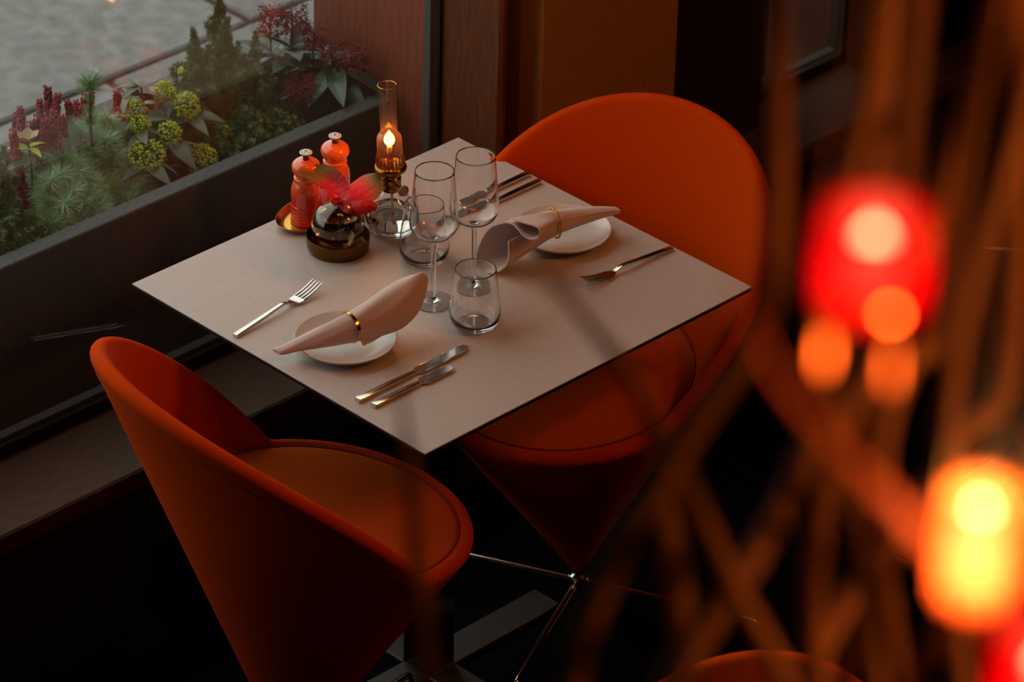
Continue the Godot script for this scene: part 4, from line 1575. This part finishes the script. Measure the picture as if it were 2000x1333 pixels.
func hanging_lantern() -> void:
	var c := Vector3(3.373, 0, 2.316)
	var o := thing("hanging_lantern", "large blurred cane lantern of crossing strips in the right foreground", "lantern", Vector3(3.373, 3.50, 2.316))
	var base := o.position
	# two hoops that hold the canes, above and below the picture
	for s in 2:
		var y := 3.50 if s == 0 else 2.78
		var r := 0.12 if s == 0 else 0.15
		var pts := []
		for i in 49:
			pts.append(Vector3(cos(TAU * i / 48.0) * r, y - base.y, sin(TAU * i / 48.0) * r))
		var st := S()
		tube(st, pts, 0.004, 8)
		make("hoop", st, M.cane, o)
	for k in STRANDS.size():
		var pts: Array = STRANDS[k].duplicate()
		var top: Vector3 = pts[0]
		var bot: Vector3 = pts[-1]
		var dt := Vector3(top.x - c.x, 0, top.z - c.z).normalized()
		var db := Vector3(bot.x - c.x, 0, bot.z - c.z).normalized()
		if not k in [1, 2, 4, 8]:   # these canes end free, inside the lantern
			pts.push_front(Vector3(c.x + dt.x * 0.12, 3.50, c.z + dt.z * 0.12))
		pts.push_back(Vector3(c.x + db.x * 0.15, 2.78, c.z + db.z * 0.15))
		for i in pts.size():
			pts[i] -= base
		var st := S()
		var line := soft3(pts, 4)
		var radii := []
		for i in line.size():
			var u := i / float(line.size() - 1)
			radii.append(STRAND_R[k] * (lerpf(0.12, 1.0, minf(1.0, u / 0.5)) if k in [1, 2, 4, 8] else 1.0))
		tube(st, line, radii, 8)
		make("cane", st, M.cane, o)
	var cd := S()
	tube(cd, [Vector3(0, 0.25, 0), Vector3(0, 5.4 - base.y, 0)], 0.003, 6)
	for k in 4:
		var a := TAU * k / 4.0
		tube(cd, [Vector3(cos(a) * 0.12, 0.0, sin(a) * 0.12), Vector3(0, 0.26, 0)], 0.0015, 5)
	make("cord", cd, M.cane, o)
	cup("red_cup", "glowing red glass candle cup before the cane lantern, upper one", Vector3(3.738, 3.467, 2.735), 0.0176, 0.031, M.red_cup, 12.0, 0.0017, Color(1.0, 0.60, 0.42))
	cup("red_cup", "glowing red glass candle cup at the bottom right corner of the picture", Vector3(3.830, 3.347, 2.742), 0.0165, 0.033, M.red_cup, 10.0, 0.0019, Color(1.0, 0.60, 0.42))
	cup("amber_cup", "bright amber glass candle cup above the lower red cup", Vector3(3.799, 3.385, 2.745), 0.0118, 0.0383, M.amber_cup, 16.0, 0.024, Color(1.0, 0.85, 0.62), Vector3(0.0, 0.0, 0.0))
	# small glowing drops on wires, standing for blurred orange spots
	for q in [["tiny round glowing orange drop just below the upper red cup", Vector3(3.775, 3.493, 2.770), 0.0012, 0.0012, 60.0], ["left one of two slim glowing orange drops under the upper red cup", Vector3(3.738, 3.456, 2.756), 0.0011, 0.0075, 12.0], ["right one of two slim glowing orange drops under the upper red cup", Vector3(3.755, 3.452, 2.742), 0.0010, 0.0085, 8.0]]:
		var bd := thing("glowing_drop", q[0], "light", q[1])
		make("bulb", lathed([soft2([Vector2(0, -q[3]), Vector2(q[2], -q[3] * 0.4), Vector2(q[2], q[3] * 0.4), Vector2(0, q[3])], 4)], 14), bead_mat(q[4]), bd)
		lamp_light(bd, "drop_light", Color(1.0, 0.45, 0.14), 0.0004, 0.001)
		var w := S()
		tube(w, [Vector3(0, q[3] * 0.9, 0), Vector3(0.0, 5.4 - q[1].y, 0)], 0.0002, 4)
		make("wire", w, M.cane, bd)
	# unseen warm globes out of view, placed to light chairs, panel and canes
	for q in UNSEEN_GLOBES:
		var p := thing("unseen_globe_lamp", q[3], "lamp", q[0])
		var g: float = q[2]
		make("globe", lathed([soft2([Vector2(0, -0.12 * g), Vector2(0.085 * g, -0.085 * g), Vector2(0.12 * g, 0), Vector2(0.085 * g, 0.085 * g), Vector2(0.02, 0.118 * g)], 5)], 32), M.globe, p)
		make("cap", lathed([[Vector2(0, 0.11 * g), Vector2(0.022, 0.11 * g), Vector2(0.022, 0.11 * g + 0.04), Vector2(0, 0.11 * g + 0.04)]], 20), M.brass, p)
		var cs := S()
		tube(cs, [Vector3(0, 0.11 * g + 0.04, 0), Vector3(0, 5.4 - q[0].y, 0)], 0.003, 6)
		make("cord", cs, M.gasket, p)
		# two lights just outside the globe's skin, as large as the globe together
		for k in 2:
			var d := Vector3(cos(PI * k + 2.4), -0.6, sin(PI * k + 2.4)).normalized()
			lamp_light(p, "globe_light", Color(1.0, 0.60, 0.30), q[1] * 0.5, 0.08 * g, d * (0.122 * g + 0.081 * g))


func bead_mat(e: float) -> StandardMaterial3D:
	var m: StandardMaterial3D = M.flame.duplicate()
	m.emission = Color(1.0, 0.36, 0.09)
	m.emission_energy_multiplier = e
	return m


const STRAND_R := [0.0065, 0.0058, 0.0070, 0.0070, 0.0042, 0.0058, 0.0064, 0.0058, 0.0055, 0.0050, 0.0045, 0.0062, 0.0056]
const UNSEEN_GLOBES := [
	[Vector3(2.3, 2.7, -1.2), 1.0, 1.5, "unseen warm globe above the picture, placed to light the pier panel and chairs"],
	[Vector3(1.15, 3.9, -0.1), 0.45, 2.6, "unseen warm globe high over the picture, placed to light the table and chair backs"],
	[Vector3(4.02, 3.28, 2.03), 0.19, 0.7, "unseen warm globe right of the picture, placed to light the canes of the lantern"],
]

# ---------------------------------------------------------------- measured curves

const STRANDS := [
	[Vector3(3.162, 3.371, 2.147), Vector3(3.232, 3.270, 2.207), Vector3(3.284, 3.190, 2.256), Vector3(3.319, 3.145, 2.292), Vector3(3.341, 3.106, 2.325), Vector3(3.336, 3.075, 2.356), Vector3(3.328, 3.039, 2.374), Vector3(3.312, 2.987, 2.392), Vector3(3.299, 2.913, 2.405), Vector3(3.294, 2.820, 2.404)],
	[Vector3(3.182, 3.075, 2.317), Vector3(3.200, 3.073, 2.323), Vector3(3.233, 3.070, 2.334), Vector3(3.273, 3.069, 2.350), Vector3(3.313, 3.047, 2.360), Vector3(3.348, 3.022, 2.369), Vector3(3.382, 2.997, 2.377), Vector3(3.415, 2.961, 2.376), Vector3(3.461, 2.903, 2.381)],
	[Vector3(3.239, 3.042, 2.310), Vector3(3.274, 3.028, 2.330), Vector3(3.301, 3.004, 2.346), Vector3(3.321, 2.969, 2.356), Vector3(3.348, 2.921, 2.370), Vector3(3.378, 2.854, 2.377)],
	[Vector3(3.286, 3.095, 2.176), Vector3(3.312, 3.055, 2.227), Vector3(3.337, 3.024, 2.272), Vector3(3.354, 3.001, 2.317), Vector3(3.362, 2.976, 2.362), Vector3(3.359, 2.947, 2.390), Vector3(3.354, 2.910, 2.416), Vector3(3.343, 2.849, 2.436)],
	[Vector3(3.695, 3.475, 2.758), Vector3(3.717, 3.446, 2.760), Vector3(3.740, 3.425, 2.756), Vector3(3.758, 3.407, 2.746), Vector3(3.774, 3.384, 2.733), Vector3(3.788, 3.361, 2.723), Vector3(3.799, 3.333, 2.711), Vector3(3.815, 3.278, 2.701)],
	[Vector3(3.376, 3.386, 2.157), Vector3(3.408, 3.291, 2.206), Vector3(3.423, 3.234, 2.240), Vector3(3.433, 3.186, 2.272), Vector3(3.443, 3.143, 2.298), Vector3(3.451, 3.094, 2.311), Vector3(3.461, 3.041, 2.315), Vector3(3.477, 2.962, 2.314), Vector3(3.495, 2.885, 2.309)],
	[Vector3(3.343, 3.034, 2.119), Vector3(3.358, 2.990, 2.174), Vector3(3.369, 2.967, 2.226), Vector3(3.376, 2.951, 2.274), Vector3(3.382, 2.925, 2.313), Vector3(3.384, 2.895, 2.336), Vector3(3.391, 2.835, 2.359)],
	[Vector3(3.339, 3.105, 2.221), Vector3(3.356, 3.071, 2.255), Vector3(3.364, 3.039, 2.285), Vector3(3.373, 3.006, 2.305), Vector3(3.382, 2.969, 2.317), Vector3(3.394, 2.923, 2.323), Vector3(3.422, 2.855, 2.332)],
	[Vector3(3.122, 3.014, 2.365), Vector3(3.148, 2.989, 2.383), Vector3(3.168, 2.973, 2.397), Vector3(3.196, 2.941, 2.418), Vector3(3.223, 2.888, 2.438), Vector3(3.249, 2.819, 2.450)],
	[Vector3(3.295, 3.284, 2.090), Vector3(3.317, 3.217, 2.127), Vector3(3.330, 3.179, 2.156), Vector3(3.340, 3.148, 2.183), Vector3(3.353, 3.109, 2.215), Vector3(3.360, 3.058, 2.262)],
	[Vector3(3.278, 3.363, 2.188), Vector3(3.325, 3.256, 2.234), Vector3(3.342, 3.208, 2.257), Vector3(3.353, 3.165, 2.284), Vector3(3.364, 3.117, 2.313), Vector3(3.377, 3.092, 2.323), Vector3(3.401, 3.062, 2.325)],
	[Vector3(3.452, 3.122, 2.201), Vector3(3.459, 3.068, 2.241), Vector3(3.459, 3.035, 2.269), Vector3(3.460, 3.002, 2.297), Vector3(3.455, 2.955, 2.321), Vector3(3.452, 2.879, 2.346)],
	[Vector3(3.380, 3.113, 2.228), Vector3(3.391, 3.096, 2.263), Vector3(3.400, 3.079, 2.290), Vector3(3.407, 3.055, 2.304), Vector3(3.417, 3.018, 2.304), Vector3(3.419, 2.975, 2.317), Vector3(3.418, 2.923, 2.342), Vector3(3.414, 2.863, 2.355)],
]
const NAPKIN_END := [Vector3(0.399, 0.816, -0.471), Vector3(0.402, 0.808, -0.469), Vector3(0.405, 0.797, -0.467), Vector3(0.406, 0.786, -0.464), Vector3(0.403, 0.775, -0.461), Vector3(0.393, 0.762, -0.458), Vector3(0.378, 0.753, -0.456), Vector3(0.360, 0.747, -0.454), Vector3(0.344, 0.749, -0.455), Vector3(0.338, 0.760, -0.457), Vector3(0.338, 0.780, -0.462), Vector3(0.344, 0.805, -0.469), Vector3(0.356, 0.824, -0.473), Vector3(0.374, 0.837, -0.477), Vector3(0.387, 0.844, -0.478), Vector3(0.402, 0.846, -0.479), Vector3(0.414, 0.842, -0.478), Vector3(0.427, 0.837, -0.477), Vector3(0.441, 0.836, -0.477), Vector3(0.453, 0.840, -0.478), Vector3(0.461, 0.847, -0.479), Vector3(0.461, 0.855, -0.481), Vector3(0.456, 0.860, -0.483), Vector3(0.443, 0.860, -0.483), Vector3(0.425, 0.857, -0.482), Vector3(0.407, 0.855, -0.481), Vector3(0.392, 0.852, -0.481)]
const PETALS := {
	"A": [[Vector3(0.131, 0.828, -0.347), Vector3(0.108, 0.842, -0.336), Vector3(0.082, 0.851, -0.327), Vector3(0.065, 0.854, -0.324), Vector3(0.057, 0.857, -0.325)], [Vector3(0.133, 0.833, -0.347), Vector3(0.103, 0.844, -0.352), Vector3(0.076, 0.853, -0.348), Vector3(0.058, 0.858, -0.341), Vector3(0.054, 0.859, -0.330)], [Vector3(0.132, 0.834, -0.353), Vector3(0.126, 0.848, -0.367), Vector3(0.099, 0.864, -0.369), Vector3(0.068, 0.867, -0.361), Vector3(0.051, 0.864, -0.339)]],
	"B": [[Vector3(0.131, 0.825, -0.345), Vector3(0.124, 0.841, -0.358), Vector3(0.123, 0.848, -0.380), Vector3(0.127, 0.855, -0.402), Vector3(0.140, 0.858, -0.418)], [Vector3(0.137, 0.829, -0.341), Vector3(0.144, 0.837, -0.361), Vector3(0.147, 0.845, -0.383), Vector3(0.148, 0.853, -0.405), Vector3(0.147, 0.857, -0.418)], [Vector3(0.133, 0.823, -0.345), Vector3(0.162, 0.826, -0.356), Vector3(0.174, 0.833, -0.377), Vector3(0.172, 0.843, -0.400), Vector3(0.157, 0.855, -0.415)]],
	"C": [[Vector3(0.134, 0.827, -0.340), Vector3(0.147, 0.834, -0.341), Vector3(0.164, 0.840, -0.354), Vector3(0.180, 0.841, -0.367), Vector3(0.188, 0.834, -0.375)], [Vector3(0.136, 0.824, -0.338), Vector3(0.157, 0.828, -0.337), Vector3(0.173, 0.831, -0.345), Vector3(0.185, 0.832, -0.357), Vector3(0.191, 0.829, -0.371)], [Vector3(0.134, 0.822, -0.338), Vector3(0.153, 0.822, -0.331), Vector3(0.170, 0.821, -0.337), Vector3(0.182, 0.823, -0.350), Vector3(0.188, 0.825, -0.368)]],
	"D": [[Vector3(0.135, 0.826, -0.343), Vector3(0.133, 0.825, -0.327), Vector3(0.128, 0.823, -0.317), Vector3(0.120, 0.828, -0.316), Vector3(0.109, 0.836, -0.319)], [Vector3(0.135, 0.830, -0.343), Vector3(0.131, 0.834, -0.329), Vector3(0.125, 0.834, -0.320), Vector3(0.116, 0.837, -0.320), Vector3(0.104, 0.841, -0.321)], [Vector3(0.131, 0.831, -0.347), Vector3(0.122, 0.839, -0.341), Vector3(0.112, 0.844, -0.335), Vector3(0.103, 0.845, -0.331), Vector3(0.098, 0.842, -0.327)]],
}
const HEATHER_LEFT := [Vector3(-0.520, 0.806, -0.188), Vector3(-0.500, 0.780, -0.191), Vector3(-0.540, 0.811, -0.264), Vector3(-0.520, 0.801, -0.271), Vector3(-0.530, 0.774, -0.300), Vector3(-0.500, 0.788, -0.207), Vector3(-0.480, 0.800, -0.228), Vector3(-0.470, 0.796, -0.201), Vector3(-0.490, 0.776, -0.256), Vector3(-0.480, 0.793, -0.137)]
const HEATHER_RIGHT := [Vector3(-0.550, 0.753, -0.336), Vector3(-0.560, 0.750, -0.362), Vector3(-0.560, 0.755, -0.377), Vector3(-0.520, 0.757, -0.323), Vector3(-0.570, 0.725, -0.444), Vector3(-0.560, 0.715, -0.449), Vector3(-0.540, 0.710, -0.426)]
const PINE_TUFTS := [Vector3(-0.460, 0.728, -0.213), Vector3(-0.480, 0.743, -0.255), Vector3(-0.490, 0.744, -0.286), Vector3(-0.500, 0.732, -0.329), Vector3(-0.480, 0.721, -0.353), Vector3(-0.470, 0.699, -0.385), Vector3(-0.440, 0.682, -0.385), Vector3(-0.420, 0.726, -0.194), Vector3(-0.440, 0.724, -0.244), Vector3(-0.450, 0.719, -0.287), Vector3(-0.440, 0.707, -0.319), Vector3(-0.420, 0.686, -0.340), Vector3(-0.410, 0.659, -0.357), Vector3(-0.400, 0.706, -0.199), Vector3(-0.410, 0.699, -0.247), Vector3(-0.410, 0.682, -0.281), Vector3(-0.400, 0.662, -0.313), Vector3(-0.385, 0.674, -0.243), Vector3(-0.380, 0.648, -0.282), Vector3(-0.385, 0.686, -0.209), Vector3(-0.385, 0.700, -0.173), Vector3(-0.370, 0.687, -0.129), Vector3(-0.365, 0.659, -0.180), Vector3(-0.370, 0.660, -0.227), Vector3(-0.390, 0.631, -0.333)]
const BUDS := [[Vector3(-0.400, 0.692, -0.369), 0.032, 0.023], [Vector3(-0.450, 0.719, -0.506), 0.024, 0.029], [Vector3(-0.420, 0.700, -0.439), 0.022, 0.023], [Vector3(-0.390, 0.644, -0.487), 0.029, 0.022], [Vector3(-0.490, 0.736, -0.489), 0.019, 0.025], [Vector3(-0.480, 0.734, -0.409), 0.019, 0.023], [Vector3(-0.420, 0.657, -0.565), 0.013, 0.015], [Vector3(-0.530, 0.737, -0.565), 0.008, 0.008], [Vector3(-0.450, 0.720, -0.398), 0.018, 0.018]]
const CONIFER_A := [Vector3(-0.500, 0.868, -0.631), Vector3(-0.500, 0.830, -0.567), Vector3(-0.530, 0.759, -0.742), Vector3(-0.440, 0.613, -0.573)]
const CONIFER_B := [Vector3(-0.440, 0.797, -0.087), Vector3(-0.370, 0.692, -0.084), Vector3(-0.340, 0.627, -0.023)]
const PANICLES := [[Vector3(-0.530, 0.760, -0.777), 0.025, 0.034], [Vector3(-0.500, 0.766, -0.803), 0.030, 0.032], [Vector3(-0.470, 0.733, -0.828), 0.021, 0.027], [Vector3(-0.430, 0.713, -0.840), 0.030, 0.028], [Vector3(-0.370, 0.726, -0.848), 0.021, 0.025], [Vector3(-0.430, 0.669, -0.762), 0.032, 0.019]]
const RED_LEAF_HUBS := [Vector3(-0.500, 0.680, -0.774), Vector3(-0.420, 0.663, -0.837), Vector3(-0.400, 0.647, -0.539)]
